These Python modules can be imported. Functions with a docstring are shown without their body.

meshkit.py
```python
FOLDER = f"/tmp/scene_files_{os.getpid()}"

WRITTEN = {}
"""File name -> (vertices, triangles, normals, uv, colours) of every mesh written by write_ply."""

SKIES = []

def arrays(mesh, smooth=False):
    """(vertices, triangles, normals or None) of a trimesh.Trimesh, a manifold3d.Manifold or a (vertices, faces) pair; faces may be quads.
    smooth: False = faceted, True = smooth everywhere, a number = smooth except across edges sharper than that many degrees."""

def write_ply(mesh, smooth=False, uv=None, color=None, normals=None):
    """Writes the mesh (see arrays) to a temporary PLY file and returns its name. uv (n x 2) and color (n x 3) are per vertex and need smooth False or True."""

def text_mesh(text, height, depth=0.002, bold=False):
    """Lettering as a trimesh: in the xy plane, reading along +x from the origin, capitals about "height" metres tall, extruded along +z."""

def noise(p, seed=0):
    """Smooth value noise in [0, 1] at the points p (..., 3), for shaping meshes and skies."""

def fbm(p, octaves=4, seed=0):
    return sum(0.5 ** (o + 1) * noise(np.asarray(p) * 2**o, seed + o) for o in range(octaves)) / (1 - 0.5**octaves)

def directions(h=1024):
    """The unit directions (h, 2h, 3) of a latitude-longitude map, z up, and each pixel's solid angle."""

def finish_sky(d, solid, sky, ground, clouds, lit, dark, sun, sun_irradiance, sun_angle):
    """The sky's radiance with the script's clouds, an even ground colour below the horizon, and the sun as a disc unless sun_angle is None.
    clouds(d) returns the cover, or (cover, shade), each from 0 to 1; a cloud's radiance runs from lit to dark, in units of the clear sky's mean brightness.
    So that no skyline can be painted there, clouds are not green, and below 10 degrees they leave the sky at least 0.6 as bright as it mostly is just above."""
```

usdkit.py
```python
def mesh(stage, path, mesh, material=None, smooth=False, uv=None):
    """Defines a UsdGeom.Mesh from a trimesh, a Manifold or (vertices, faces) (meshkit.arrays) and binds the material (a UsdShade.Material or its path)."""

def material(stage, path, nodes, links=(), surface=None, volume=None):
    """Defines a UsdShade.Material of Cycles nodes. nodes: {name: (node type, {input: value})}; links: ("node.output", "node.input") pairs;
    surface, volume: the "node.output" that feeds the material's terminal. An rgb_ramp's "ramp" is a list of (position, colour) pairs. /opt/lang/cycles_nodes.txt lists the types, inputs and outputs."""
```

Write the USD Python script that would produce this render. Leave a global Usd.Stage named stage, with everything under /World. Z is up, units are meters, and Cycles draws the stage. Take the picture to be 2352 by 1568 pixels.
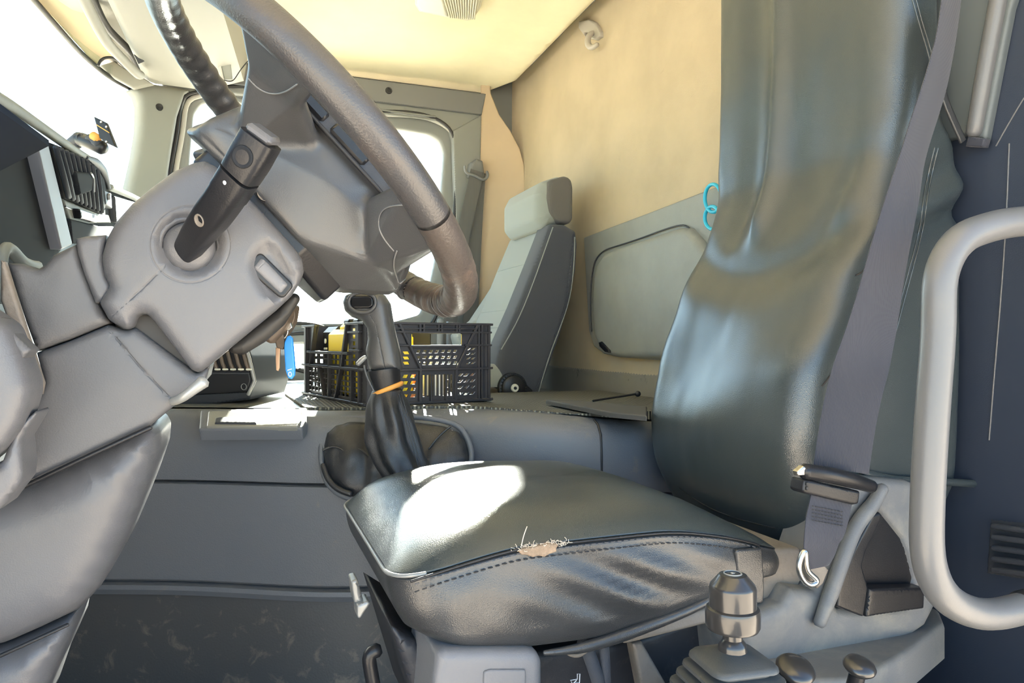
import math, random
import numpy as np
import trimesh, shapely, usdkit, meshkit
import manifold3d as m3
from shapely.geometry import Polygon, LineString, Point, box as sbox
from scipy.spatial import Delaunay
from scipy.interpolate import CubicSpline, PchipInterpolator
from pxr import Usd, UsdGeom, UsdLux, UsdShade, Gf, Sdf

stage = Usd.Stage.CreateInMemory()
UsdGeom.SetStageUpAxis(stage, 'Z'); UsdGeom.SetStageMetersPerUnit(stage, 1.0)
UsdGeom.Xform.Define(stage, '/World'); UsdGeom.Scope.Define(stage, '/World/Looks')
rng = random.Random(7); nrng = np.random.default_rng(7)

# ---------------------------------------------------------------- camera, sky, sun, exposure
# truck frame: x runs to the rear, y across the cab away from the open driver's door, z up
YAW = math.radians(20.0); FPX = 1700.0
FW = np.array([math.sin(YAW), math.cos(YAW), 0.0]); RT = np.array([math.cos(YAW), -math.sin(YAW), 0.0]); UP = np.array([0, 0, 1.0])
CAM = np.array([0.0, 0.0, 0.8])
EXPOSURE = 4.85
SKY_STRENGTH = 0.82
SUN_DIR = np.array([0.175, 0.86, 0.455])      # towards the sun: fairly low over the passenger side
SUN_STRENGTH = 1.05

camera = UsdGeom.Camera.Define(stage, '/World/camera')
camera.CreateFocalLengthAttr(FPX / 2352 * 36.0); camera.CreateHorizontalApertureAttr(36.0); camera.CreateVerticalApertureAttr(24.0)
camera.CreateClippingRangeAttr(Gf.Vec2f(0.02, 1000.0))
camera.CreateExposureAttr(EXPOSURE)
cm = np.eye(4); cm[0, :3] = RT; cm[1, :3] = UP; cm[2, :3] = -FW; cm[3, :3] = CAM
UsdGeom.Xformable(camera).AddTransformOp().Set(Gf.Matrix4d(*cm.ravel().tolist()))

usdkit.material(stage, '/World/Looks/sky', {
    'sky': ('sky_texture', {'sky_type': 'hosek_wilkie', 'turbidity': 2.3, 'ground_albedo': 0.35, 'sun_direction': tuple(SUN_DIR / np.linalg.norm(SUN_DIR))}),
    'bg': ('background_shader', {'strength': SKY_STRENGTH})}, [('sky.color', 'bg.color')], surface='bg.background')
dome = UsdLux.DomeLight.Define(stage, '/World/sky'); dome.CreateIntensityAttr(1.0)
UsdShade.MaterialBindingAPI.Apply(dome.GetPrim()).Bind(UsdShade.Material.Get(stage, '/World/Looks/sky'))
sun = UsdLux.DistantLight.Define(stage, '/World/sun'); sun.CreateIntensityAttr(SUN_STRENGTH); sun.CreateAngleAttr(1.6); sun.CreateNormalizeAttr(True); sun.CreateColorAttr(Gf.Vec3f(1.0, 0.93, 0.82))
zd = SUN_DIR / np.linalg.norm(SUN_DIR); xd = np.cross([0, 1, 0], zd); xd /= np.linalg.norm(xd); yd = np.cross(zd, xd)
sm = np.eye(4); sm[0, :3], sm[1, :3], sm[2, :3] = xd, yd, zd
UsdGeom.Xformable(sun).AddTransformOp().Set(Gf.Matrix4d(*sm.ravel().tolist()))

# ---------------------------------------------------------------- geometry helpers
def ray(px, py): return FW + RT * (px - 1176) / FPX + UP * (784 - py) / FPX
class Plane:
    """A working plane: point p0, normal n (towards the viewer's side), axes e1, e2. at() gives the world point seen at a photo pixel."""
    def __init__(s, p0, n):
        s.p0 = np.asarray(p0, float); s.n = np.asarray(n, float) / np.linalg.norm(n)
        s.e1 = np.cross(UP, s.n) if abs(s.n[2]) < .99 else np.array([1.0, 0, 0]); s.e1 /= np.linalg.norm(s.e1); s.e2 = np.cross(s.n, s.e1)
    def at(s, p):
        r = ray(*p); return CAM + r * ((s.p0 - CAM) @ s.n) / (r @ s.n)
    def uv(s, p):
        q = s.at(p) - s.p0; return np.array([q @ s.e1, q @ s.e2])
    def uvs(s, pts): return np.array([s.uv(p) for p in pts])
    def w(s, uv, h=0):
        uv = np.atleast_2d(uv); return s.p0 + uv[:, :1] * s.e1 + uv[:, 1:2] * s.e2 + np.reshape(h, (-1, 1)) * s.n
    def off(s, d): return Plane(s.p0 + s.n * d, s.n)
def YP(y): return Plane((0, y, 0), (0, -1, 0))
def XP(x, s=-1): return Plane((x, 0, 0), (s, 0, 0))
def ZP(z, s=1): return Plane((0, 0, z), (0, 0, s))
def DP(d): return Plane(CAM + FW * d, -FW)
def at_d(px, py, d): return CAM + ray(px, py) * d

def resample(pts, step, closed=True):
    p = np.asarray(pts, float)
    if closed: p = np.vstack([p, p[:1]])
    out = []
    for a, b in zip(p[:-1], p[1:]):
        k = max(1, int(math.ceil(np.linalg.norm(b - a) / step)))
        out.append(a + (b - a) * (np.arange(k) / k)[:, None])
    if not closed: out.append(p[-1:])
    return np.vstack(out)
def spline(pts, n, closed=False):
    p = np.asarray(pts, float)
    if closed: p = np.vstack([p, p[:1]])
    t = np.r_[0, np.cumsum(np.linalg.norm(np.diff(p, axis=0), axis=1))]
    if len(p) == 2 : return p[0] + (p[1] - p[0]) * np.linspace(0, 1, n)[:, None]
    cs = CubicSpline(t, p, bc_type='periodic' if closed else 'natural')
    return cs(np.linspace(0, t[-1], n, endpoint=not closed))
def rounded(poly, r): return poly.buffer(-r, quad_segs=6).buffer(2 * r, quad_segs=6).buffer(-r, quad_segs=6) if r else poly
def ss(x): x = np.clip(x, 0, 1); return x * x * (3 - 2 * x)

def pillow(plane, pts, thick, bev=0.006, res=None, bulge=0, bulge_len=None, round=0, grooves=(), holes=(), uv=False, fn=None, back_bev=False):
    """A moulded piece: the outline pts (photo pixels on the plane, or plane coordinates when uv) with a rolled edge, grooves and an optional swell."""
    c = (lambda q: np.asarray(q, float)) if uv else plane.uvs
    P = Polygon(c(pts))
    if not P.is_valid: P = P.buffer(0)
    if P.geom_type != 'Polygon': P = max(P.geoms, key=lambda g: g.area)
    P = rounded(P, round)
    if P.geom_type != 'Polygon': P = max(P.geoms, key=lambda g: g.area)
    for h in holes:
        P = P.difference(rounded(Polygon(c(h[0])), h[1]) if isinstance(h, tuple) else Polygon(c(h)))
    if P.geom_type != 'Polygon': P = max(P.geoms, key=lambda g: g.area)
    size = max(P.bounds[2] - P.bounds[0], P.bounds[3] - P.bounds[1])
    res = res or size / 45
    bstep = min(res, max(bev * 1.6, size / 150))
    pts_all = [resample(np.array(r.coords)[:-1], bstep) for r in (P.exterior, *P.interiors)]
    nb = sum(map(len, pts_all))
    for k in (.12, .35, .65, 1.0):
        q = P.buffer(-bev * k, join_style=2)
        for g in getattr(q, 'geoms', [q]):
            if not g.is_empty:
                pts_all += [resample(np.array(r.coords)[:-1], bstep) for r in (g.exterior, *g.interiors)]
    gl = []
    for g in grooves:
        L = LineString(c(g[0])); gl.append((L, g[1], g[2]))
        for o in (0, .5, 1, -.5, -1):
            q = L if o == 0 else L.offset_curve(g[1] * o)
            for s in getattr(q, 'geoms', [q]):
                if not s.is_empty: pts_all.append(resample(np.array(s.coords), bstep, False))
    x0, y0, x1, y1 = P.bounds
    gx, gy = np.meshgrid(np.arange(x0, x1, res), np.arange(y0, y1, res)); gx = gx + (np.arange(len(gx)) % 2)[:, None] * res / 2
    grid = np.c_[gx.ravel(), gy.ravel()]
    inner = P.buffer(-bev * 1.15)
    if not inner.is_empty:
        keep = shapely.contains_xy(inner, grid[:, 0], grid[:, 1])
        for L, wd, _ in gl: keep &= shapely.distance(shapely.points(grid), L) > wd * 1.3
        pts_all.append(grid[keep])
    V = np.vstack(pts_all)
    ok = np.r_[np.ones(nb, bool), shapely.contains_xy(P, V[nb:, 0], V[nb:, 1])]
    V = V[ok]
    _, ui = np.unique(np.round(V / (bstep * .02)).astype(np.int64), axis=0, return_index=True)
    ui = np.sort(ui); V = V[ui]; nb = int((ui < nb).sum())
    T = Delaunay(V).simplices
    cen = V[T].mean(1); Pb = P.buffer(1e-7); T = T[shapely.contains_xy(Pb, cen[:, 0], cen[:, 1])]
    a, b, d = V[T[:, 0]], V[T[:, 1]], V[T[:, 2]]
    ar = (b[:, 0] - a[:, 0]) * (d[:, 1] - a[:, 1]) - (b[:, 1] - a[:, 1]) * (d[:, 0] - a[:, 0])
    T = T[np.abs(ar) > 1e-13]; ar = ar[np.abs(ar) > 1e-13]; T[ar < 0] = T[ar < 0][:, ::-1]
    dist = shapely.distance(shapely.points(V), P.boundary); dist[:nb] = 0
    e = np.clip(bev - dist, 0, bev)
    H = -(bev - np.sqrt(np.maximum(bev * bev - e * e, 0)))
    if bulge:
        bl = bulge_len or size / 4
        H = H + bulge * (1 - np.exp(-(dist / bl) ** 1.3))
    for L, wd, dp in gl:
        H = H - dp * (1 - ss(shapely.distance(shapely.points(V), L) / wd))
    if fn is not None: H = H + fn(V)
    n = len(V)
    edges = np.vstack([T[:, [0, 1]], T[:, [1, 2]], T[:, [2, 0]]])
    key = {}
    es = np.sort(edges, 1); code = es[:, 0] * n + es[:, 1]
    _, inv, cnt = np.unique(code, return_inverse=True, return_counts=True)
    be = edges[cnt[inv] == 1]
    bi = np.unique(be); remap = np.full(n, -1); remap[bi] = np.arange(len(bi))
    hb = H[bi]
    front = plane.w(V, H); 
    back = plane.w(V, np.full(n, -thick) + (0 if not back_bev else 0))
    B0 = n; faces = [T, T[:, ::-1] + n]
    mid = plane.w(V[bi], np.minimum(hb - .35 * (hb + thick), hb)); M0 = 2 * n
    A, Bq = be[:, 0], be[:, 1]; ra, rb = remap[A] + M0, remap[Bq] + M0
    faces += [np.c_[A, ra, Bq], np.c_[Bq, ra, rb], np.c_[ra, A + n, rb], np.c_[rb, A + n, Bq + n]]
    return np.vstack([front, back, mid]), np.vstack(faces)

def flatten(m):
    if isinstance(m, trimesh.Trimesh): return np.asarray(m.vertices, float), np.asarray(m.faces, int)
    if hasattr(m, 'to_mesh'):
        q = m.to_mesh(); return np.asarray(q.vert_properties[:, :3], float), np.asarray(q.tri_verts, int)
    v, f = np.asarray(m[0], float), np.asarray(m[1], int)
    if f.shape[1] == 4: f = np.vstack([f[:, [0, 1, 2]], f[:, [0, 2, 3]]])
    return v, f
def join(*ms):
    vs, fs, k = [], [], 0
    for m in ms:
        v, f = flatten(m); vs.append(v); fs.append(f + k); k += len(v)
    return np.vstack(vs), np.vstack(fs)
def loft(S, cap=True, closed=False):
    """Skin through rings S (K, N, 3)."""
    S = np.asarray(S, float); K, N, _ = S.shape; v = S.reshape(-1, 3); f = []
    i = np.arange(N); j = (i + 1) % N
    for k in range(K if closed else K - 1):
        a, b = k * N, ((k + 1) % K) * N
        f.append(np.c_[a + i, a + j, b + j, b + i])
    f = np.vstack(f); f = np.vstack([f[:, [0, 1, 2]], f[:, [0, 2, 3]]])
    if cap and not closed:
        v = np.vstack([v, S[0].mean(0), S[-1].mean(0)]); c0, c1 = K * N, K * N + 1
        f = np.vstack([f, np.c_[j, i, np.full(N, c0)], np.c_[(K - 1) * N + i, (K - 1) * N + j, np.full(N, c1)]])
    m = trimesh.Trimesh(v, f, process=False)
    if m.volume < 0: f = f[:, ::-1]
    return v, f
def frames(p, closed=False):
    t = np.gradient(p, axis=0) if not closed else np.roll(p, -1, 0) - np.roll(p, 1, 0)
    t /= np.linalg.norm(t, axis=1, keepdims=True)
    a = np.array([0, 0, 1.0]) if abs(t[0, 2]) < .9 else np.array([1.0, 0, 0])
    N = []; n = a - t[0] * (a @ t[0]); n /= np.linalg.norm(n)
    for k in range(len(p)):
        n = n - t[k] * (n @ t[k]); n /= np.linalg.norm(n); N.append(n)
    N = np.array(N); return t, N, np.cross(t, N)
def tube(path, r, n=16, smooth=0, closed=False, sect=None):
    p = np.asarray(path, float)
    if smooth: p = spline(p, smooth, closed)
    t, N, B = frames(p, closed)
    r = np.broadcast_to(np.asarray(r, float), (len(p),)) if np.ndim(r) == 0 or len(r) == len(p) else np.interp(np.linspace(0, 1, len(p)), np.linspace(0, 1, len(r)), r)
    a = np.arange(n) / n * 2 * np.pi
    ring = (np.cos(a)[:, None] * N[:, None, :] + np.sin(a)[:, None] * B[:, None, :]) * r[:, None, None]
    S = p[:, None, :] + ring
    if not closed:   # rounded ends
        e0 = [p[0] - t[0] * r[0] * .5 + ring[0] * .6]; e1 = [p[-1] + t[-1] * r[-1] * .5 + ring[-1] * .6]
        S = np.concatenate([np.array(e0), S, np.array(e1)])
    return loft(S, closed=closed)
def ribbon(path, wdir, w, t=0.0016, smooth=0):
    """A strap: path of centres, wdir direction(s) across it."""
    p = np.asarray(path, float); wd = np.asarray(wdir, float); wd = np.broadcast_to(wd, p.shape) if wd.ndim == 1 else wd
    w = np.broadcast_to(np.asarray(w, float), (len(p),))
    if smooth:
        tt = np.r_[0, np.cumsum(np.linalg.norm(np.diff(p, axis=0), axis=1))]; x = np.linspace(0, tt[-1], smooth)
        p, wd, w = (CubicSpline(tt, p, bc_type='natural')(x), PchipInterpolator(tt, wd)(x), PchipInterpolator(tt, w)(x))
    tg = np.gradient(p, axis=0); tg /= np.linalg.norm(tg, axis=1, keepdims=True)
    wd = wd - tg * (wd * tg).sum(1, keepdims=True); wd /= np.linalg.norm(wd, axis=1, keepdims=True); nn = np.cross(tg, wd)
    k = np.array([[-.5, -1], [-.25, -1], [0, -1], [.25, -1], [.5, -1], [.5, 1], [.25, 1], [0, 1], [-.25, 1], [-.5, 1]])
    S = p[:, None] + wd[:, None] * (w[:, None, None] * k[None, :, :1]) + nn[:, None] * (t / 2 * k[None, :, 1:])
    return loft(S)
def rbox(c, size, bev=.004, R=None):
    """Box with chamfered edges, centre c; R rows = axes."""
    s = np.asarray(size) / 2; b = min(bev, *(s * .9)); q = []
    for sg in np.ndindex(2, 2, 2):
        g = np.array(sg) * 2 - 1
        for k in range(3):
            d = s - b; d = d.copy(); d[k] = s[k]; q.append(g * d)
    q = np.array(q)
    if R is not None: q = q @ np.asarray(R)
    return m3.Manifold.hull_points((q + np.asarray(c)).astype(np.float32))
def balls(lst, seg=16):
    """Hull of spheres (x, y, z, r)."""
    return m3.Manifold.batch_hull([m3.Manifold.sphere(r, seg).translate((x, y, z)) for x, y, z, r in lst])
def bar(a, b, w, h, up=UP):
    """Straight bar of w across and h along up."""
    a, b = np.asarray(a, float), np.asarray(b, float); t = b - a; L = np.linalg.norm(t); t /= L
    n = up - t * (np.asarray(up) @ t); n /= np.linalg.norm(n); s = np.cross(n, t)
    return rbox((a + b) / 2, (L, w, h), min(w, h) * .18, np.array([t, s, n]))
def lathe(profile, base, axis=UP, n=40):
    """Revolve (r, h) about axis through base."""
    ax = np.asarray(axis, float) / np.linalg.norm(axis); a = np.array([1.0, 0, 0]) if abs(ax[0]) < .9 else np.array([0, 1.0, 0])
    e1 = np.cross(ax, a); e1 /= np.linalg.norm(e1); e2 = np.cross(ax, e1); th = np.arange(n) / n * 2 * np.pi
    d = np.cos(th)[:, None] * e1 + np.sin(th)[:, None] * e2
    return loft(np.array([np.asarray(base) + ax * h + d * max(r, 1e-5) for r, h in profile]))
def slabpoly(P, plane, h0, h1):
    """Prism of a shapely polygon between heights h0 < h1 of the plane."""
    ms = []
    for g in getattr(P, 'geoms', [P]):
        m = trimesh.creation.extrude_polygon(g, h1 - h0, engine='earcut'); v = np.array(m.vertices)
        ms.append((plane.w(v[:, :2], v[:, 2] + h0), np.array(m.faces)))
    return join(*ms)
def smoothman(m, ref=.006, it=12):
    q = m.refine_to_length(ref); v, f = flatten(q); t = trimesh.Trimesh(v, f, process=True)
    trimesh.smoothing.filter_taubin(t, lamb=.5, nu=.52, iterations=it); return np.array(t.vertices), np.array(t.faces)

# ---------------------------------------------------------------- scene objects
used = {}
def fresh(parent, name):
    k = used.get((parent, name), 0); used[(parent, name)] = k + 1
    return f'{parent}/{name}' if k == 0 else f'{parent}/{name}_{k:03d}'
def put(path, mesh, mat, smooth, shift=None):
    v, f = flatten(mesh)
    if shift is not None: v = v - shift
    return usdkit.mesh(stage, path, (v, f), mat, smooth=smooth)
def tagp(prim, **kw):
    for k, v in kw.items():
        if v: prim.SetCustomDataByKey(k, v)
class Thing:
    """One top-level object; its parts are gathered first, then written under an Xform at its base."""
    def __init__(s, name, label, category=None, group=None, kind=None): s.a = (name, label, category, group, kind); s.parts = []
    def add(s, name, mesh, mat, smooth=38, label=None, sub=None, kind=None):
        s.parts.append((name, flatten(mesh), mat, smooth, label, sub, kind)); return len(s.parts) - 1
    def done(s):
        name, label, cat, group, kind = s.a
        allv = np.vstack([p[1][0] for p in s.parts]); lo, hi = allv.min(0), allv.max(0)
        base = np.array([(lo[0] + hi[0]) / 2, (lo[1] + hi[1]) / 2, lo[2]])
        path = fresh('/World', name)
        if len(s.parts) == 1 and s.parts[0][0] is None:
            x = None; prim = put(path, s.parts[0][1], s.parts[0][2], s.parts[0][3]).GetPrim()
        else:
            x = UsdGeom.Xform.Define(stage, path); x.AddTranslateOp().Set(Gf.Vec3d(*base.tolist())); prim = x.GetPrim(); where = {}
            for i, (n, m, mat, smo, lab, sub, kd) in enumerate(s.parts):
                p = fresh(path if sub is None else where[sub], n); where[i] = p
                q = put(p, m, mat, smo, base).GetPrim(); tagp(q, label=lab, kind=kd)
        tagp(prim, label=label, category=cat, group=group, kind=kind); return prim
def single(name, label, cat, mesh, mat, smooth=38, group=None, kind=None):
    t = Thing(name, label, cat, group, kind); t.add(None, mesh, mat, smooth); return t.done()
def struct(name, label, mesh, mat, smooth=38): return single(name, label, None, mesh, mat, smooth, kind='structure')

def on_mesh(mesh, pts, n=0, out=.0006):
    """Points where the sight lines through photo pixels meet a mesh, lifted a little off its surface."""
    v, f = flatten(mesh); q = np.asarray(pts, float); q = spline(q, n) if n else q; res = []
    A, B, Cc = v[f[:, 0]], v[f[:, 1]], v[f[:, 2]]; e1, e2 = B - A, Cc - A
    for p in q:
        d = ray(*p); h = np.cross(d, e2); a = (e1 * h).sum(1); a = np.where(np.abs(a) < 1e-14, 1e-14, a); s = CAM - A
        u = (s * h).sum(1) / a; qq = np.cross(s, e1); w = (d * qq).sum(1) / a; t = (e2 * qq).sum(1) / a
        ok = (u >= -1e-6) & (w >= -1e-6) & (u + w <= 1 + 1e-6) & (t > .05)
        if ok.any():
            k = np.where(ok)[0][t[ok].argmin()]; nn = np.cross(e1[k], e2[k]); nn = nn / np.linalg.norm(nn); nn = nn if nn @ d < 0 else -nn
            res.append(CAM + d * t[k] + nn * out)
    return np.array(res)
# ---------------------------------------------------------------- materials
def mat(name, color, rough=.5, metal=0, bump=0, bscale=300, bkind='noise', spec=.5, vary=0, vscale=4, col2=None, extra=None, sheen=0, dist=.002, coat=0, mapscale=(1, 1, 1)):
    n = {'tc': ('geometry', {}), 'mp': ('mapping', {'scale': mapscale}),
         'p': ('principled_bsdf', {'base_color': color, 'roughness': rough, 'metallic': metal, 'specular_ior_level': spec, 'sheen_weight': sheen, 'coat_weight': coat})}
    l = [('tc.position', 'mp.vector')]
    if vary or col2:
        c2 = col2 or tuple(min(1, c * (1 + vary)) for c in color); c1 = color if col2 else tuple(c * (1 - vary) for c in color)
        n['vn'] = ('noise_texture', {'scale': vscale, 'detail': 5, 'roughness': .6}); n['vr'] = ('rgb_ramp', {'ramp': [(.32, c1), (.68, c2)]})
        l += [('mp.vector', 'vn.vector'), ('vn.fac', 'vr.fac'), ('vr.color', 'p.base_color')]
    if bump:
        if bkind == 'voronoi': n['bn'] = ('voronoi_texture', {'scale': bscale, 'feature': 'distance_to_edge'}); o = 'bn.distance'
        elif bkind == 'wave': n['bn'] = ('wave_texture', {'scale': bscale}); o = 'bn.fac'
        else: n['bn'] = ('noise_texture', {'scale': bscale, 'detail': 2}); o = 'bn.fac'
        n['b'] = ('bump', {'strength': bump, 'distance': dist}); l += [('mp.vector', 'bn.vector'), (o, 'b.height'), ('b.normal', 'p.normal')]
    if extra: extra(n, l)
    return usdkit.material(stage, f'/World/Looks/{name}', n, l, surface='p.BSDF')
def specks(color, scale, lo, hi, amount=1.0, seed=0.0, aniso=(1, 1, 1)):
    """Adds scuffs, dust or stains with a shape of their own over the base colour."""
    def ex(n, l):
        n['sm'] = ('mapping', {'scale': aniso, 'location': (seed, seed, seed)}); n['sn'] = ('noise_texture', {'scale': scale, 'detail': 6, 'roughness': .65, 'distortion': .6})
        n['sr'] = ('map_range', {'from_min': lo, 'from_max': hi, 'to_min': 0.0, 'to_max': amount, 'clamp': True}); n['sx'] = ('mix_color', {'b': color, 'a': n['p'][1]['base_color']})
        src = [x for x in l if x[1] == 'p.base_color']
        for x in src: l.remove(x); l.append((x[0], 'sx.a'))
        l.extend([('tc.position', 'sm.vector'), ('sm.vector', 'sn.vector'), ('sn.fac', 'sr.value'), ('sr.result', 'sx.fac'), ('sx.result', 'p.base_color')])
    return ex
M = {}
M['leather'] = mat('leather', (.04, .05, .053), .27, spec=.8, bump=.35, bscale=420, bkind='voronoi', dist=.0008)
M['leather_side'] = mat('leather_side', (.036, .036, .037), .34, spec=.7, bump=.4, bscale=420, bkind='voronoi', dist=.0008, vary=.15, vscale=9)
M['boot_leather'] = mat('boot_leather', (.028, .028, .03), .34, bump=.5, bscale=480, bkind='voronoi', dist=.0008)
M['rim_leather'] = mat('rim_leather', (.05, .047, .047), .36, spec=.6, bump=.25, bscale=500, extra=specks((.11, .075, .055), 14, .5, .75, .35))
M['wheel_plastic'] = mat('wheel_plastic', (.062, .062, .064), .36, spec=.65, bump=.12, bscale=700, vary=.06)
M['grey_plastic'] = mat('grey_plastic', (.105, .105, .113), .42, bump=.14, bscale=650, vary=.05)
M['dash_dark'] = mat('dash_dark', (.024, .026, .03), .75, spec=.05)
M['hood_navy'] = mat('hood_navy', (.007, .011, .024), .75, spec=.03)
M['rear_navy'] = mat('rear_navy', (.026, .035, .056), .55, spec=.4, bump=.1, bscale=500)
M['guide_grey'] = mat('guide_grey', (.10, .115, .12), .5)
M['rim_worn'] = mat('rim_worn', (.07, .057, .05), .42, spec=.5, bump=.25, bscale=300, extra=specks((.19, .13, .10), 22, .5, .72, .6))
M['bar_grey'] = mat('bar_grey', (.2, .2, .225), .5)
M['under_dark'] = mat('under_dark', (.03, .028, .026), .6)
M['dash_plastic'] = mat('dash_plastic', (.04, .044, .053), .5, spec=.35, bump=.12, bscale=650)
M['column_plastic'] = mat('column_plastic', (.095, .095, .101), .5, bump=.14, bscale=650, vary=.06)
M['tunnel_plastic'] = mat('tunnel_plastic', (.12, .13, .15), .48, bump=.22, bscale=380, extra=specks((.2, .17, .14), 22, .62, .72, .35))
M['floor_rubber'] = mat('floor_rubber', (.055, .056, .06), .55, bump=.2, bscale=260, extra=specks((.22, .18, .14), 26, .57, .72, .6))
M['black_plastic'] = mat('black_plastic', (.014, .014, .016), .36, spec=.4, bump=.08, bscale=600)
M['black_gloss'] = mat('black_gloss', (.012, .012, .013), .18)
M['crate_plastic'] = mat('crate_plastic', (.03, .029, .033), .38)
M['ceiling_fabric'] = mat('ceiling_fabric', (.78, .71, .49), .9, bump=.12, bscale=900, vary=.05, vscale=6, sheen=.1)
M['wall_fabric'] = mat('wall_fabric', (.43, .36, .25), .92, bump=.25, bscale=700, vary=.07, vscale=5, extra=specks((.16, .14, .11), 6, .66, .8, .35))
M['wall_lower'] = mat('wall_lower', (.24, .225, .19), .9, bump=.25, bscale=600, extra=specks((.05, .045, .04), 18, .62, .72, .8))
M['corner_trim'] = mat('corner_trim', (.46, .36, .25), .7, bump=.1, bscale=500, vary=.04)
M['door_paint'] = mat('door_paint', (.2, .21, .205), .5, bump=.1, bscale=500)
M['door_grey'] = mat('door_grey', (.15, .155, .16), .5, bump=.1, bscale=500)
M['pillar_trim'] = mat('pillar_trim', (.24, .25, .23), .6, bump=.08, bscale=500)
M['overhead_trim'] = mat('overhead_trim', (.28, .275, .24), .6, bump=.08, bscale=500)
M['visor_fabric'] = mat('visor_fabric', (.6, .5, .32), .85, bump=.1, bscale=600)
M['seal_rubber'] = mat('seal_rubber', (.02, .02, .022), .5)
M['light_seal'] = mat('light_seal', (.45, .44, .4), .4)
M['seat_fabric'] = mat('seat_fabric', (.23, .25, .235), .9, bump=.3, bscale=900, sheen=.15)
M['seat_side'] = mat('seat_side', (.045, .05, .062), .85, bump=.3, bscale=900, sheen=.1)
M['headrest_side'] = mat('headrest_side', (.1, .095, .09), .85, bump=.3, bscale=900, sheen=.1)
M['locker_plastic'] = mat('locker_plastic', (.235, .245, .23), .55, bump=.15, bscale=450, vary=.06, vscale=14)
M['belt'] = mat('belt_webbing', (.027, .030, .045), .7, bump=.3, bscale=260, bkind='wave', dist=.0006, sheen=.2)
M['belt_far'] = mat('belt_webbing_far', (.1, .1, .098), .75, bump=.4, bscale=260, bkind='wave', dist=.0006)
M['steel'] = mat('steel', (.6, .58, .55), .28, 1)
M['painted_tube'] = mat('painted_tube', (.12, .12, .122), .34, bump=.06, bscale=800, vary=.05)
M['knob_black'] = mat('knob_black', (.03, .028, .027), .24, coat=.3)
M['rubber'] = mat('rubber', (.06, .065, .068), .48, bump=.1, bscale=500, extra=specks((.16, .15, .13), 40, .6, .75, .4))
M['bracket_plastic'] = mat('bracket_plastic', (.135, .14, .147), .55, bump=.15, bscale=500, extra=specks((.3, .28, .23), 9, .45, .7, .5))
M['seat_box'] = mat('seat_box', (.15, .15, .16), .5, bump=.15, bscale=500, vary=.05)
M['dark_base'] = mat('dark_base', (.03, .031, .037), .5, bump=.2, bscale=300, extra=specks((.14, .12, .1), 30, .55, .75, .35))
M['orange'] = mat('orange_fabric', (.72, .33, .07), .6)
M['blue_tag'] = mat('blue_tag', (.03, .25, .7), .35)
M['key_brown'] = mat('key_brown', (.1, .075, .055), .45)
M['key_blade'] = mat('key_blade', (.5, .33, .22), .38, .7)
M['cyan'] = mat('cyan_plastic', (.02, .42, .62), .3)
M['yellow'] = mat('yellow_plastic', (.92, .70, .03), .4)
M['red'] = mat('red_plastic', (.5, .03, .03), .4)
M['pale'] = mat('pale_plastic', (.62, .62, .55), .4)
M['white_mark'] = mat('white_mark', (.75, .78, .85), .5)
M['lamp_lens'] = mat('lamp_lens', (.6, .57, .45), .3, bump=.0)
M['hook'] = mat('hook_plastic', (.4, .37, .32), .45)
M['stitch'] = mat('stitch', (.085, .083, .085), .6)
M['seam_grey'] = mat('seam_grey', (.16, .16, .16), .5)
M['thread'] = mat('thread', (.62, .54, .45), .8)
M['mat_rubber'] = mat('mat_rubber', (.2, .2, .165), .55)
M['paper_board'] = mat('paper_board', (.06, .06, .058), .75, bump=.1, bscale=200)
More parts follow.
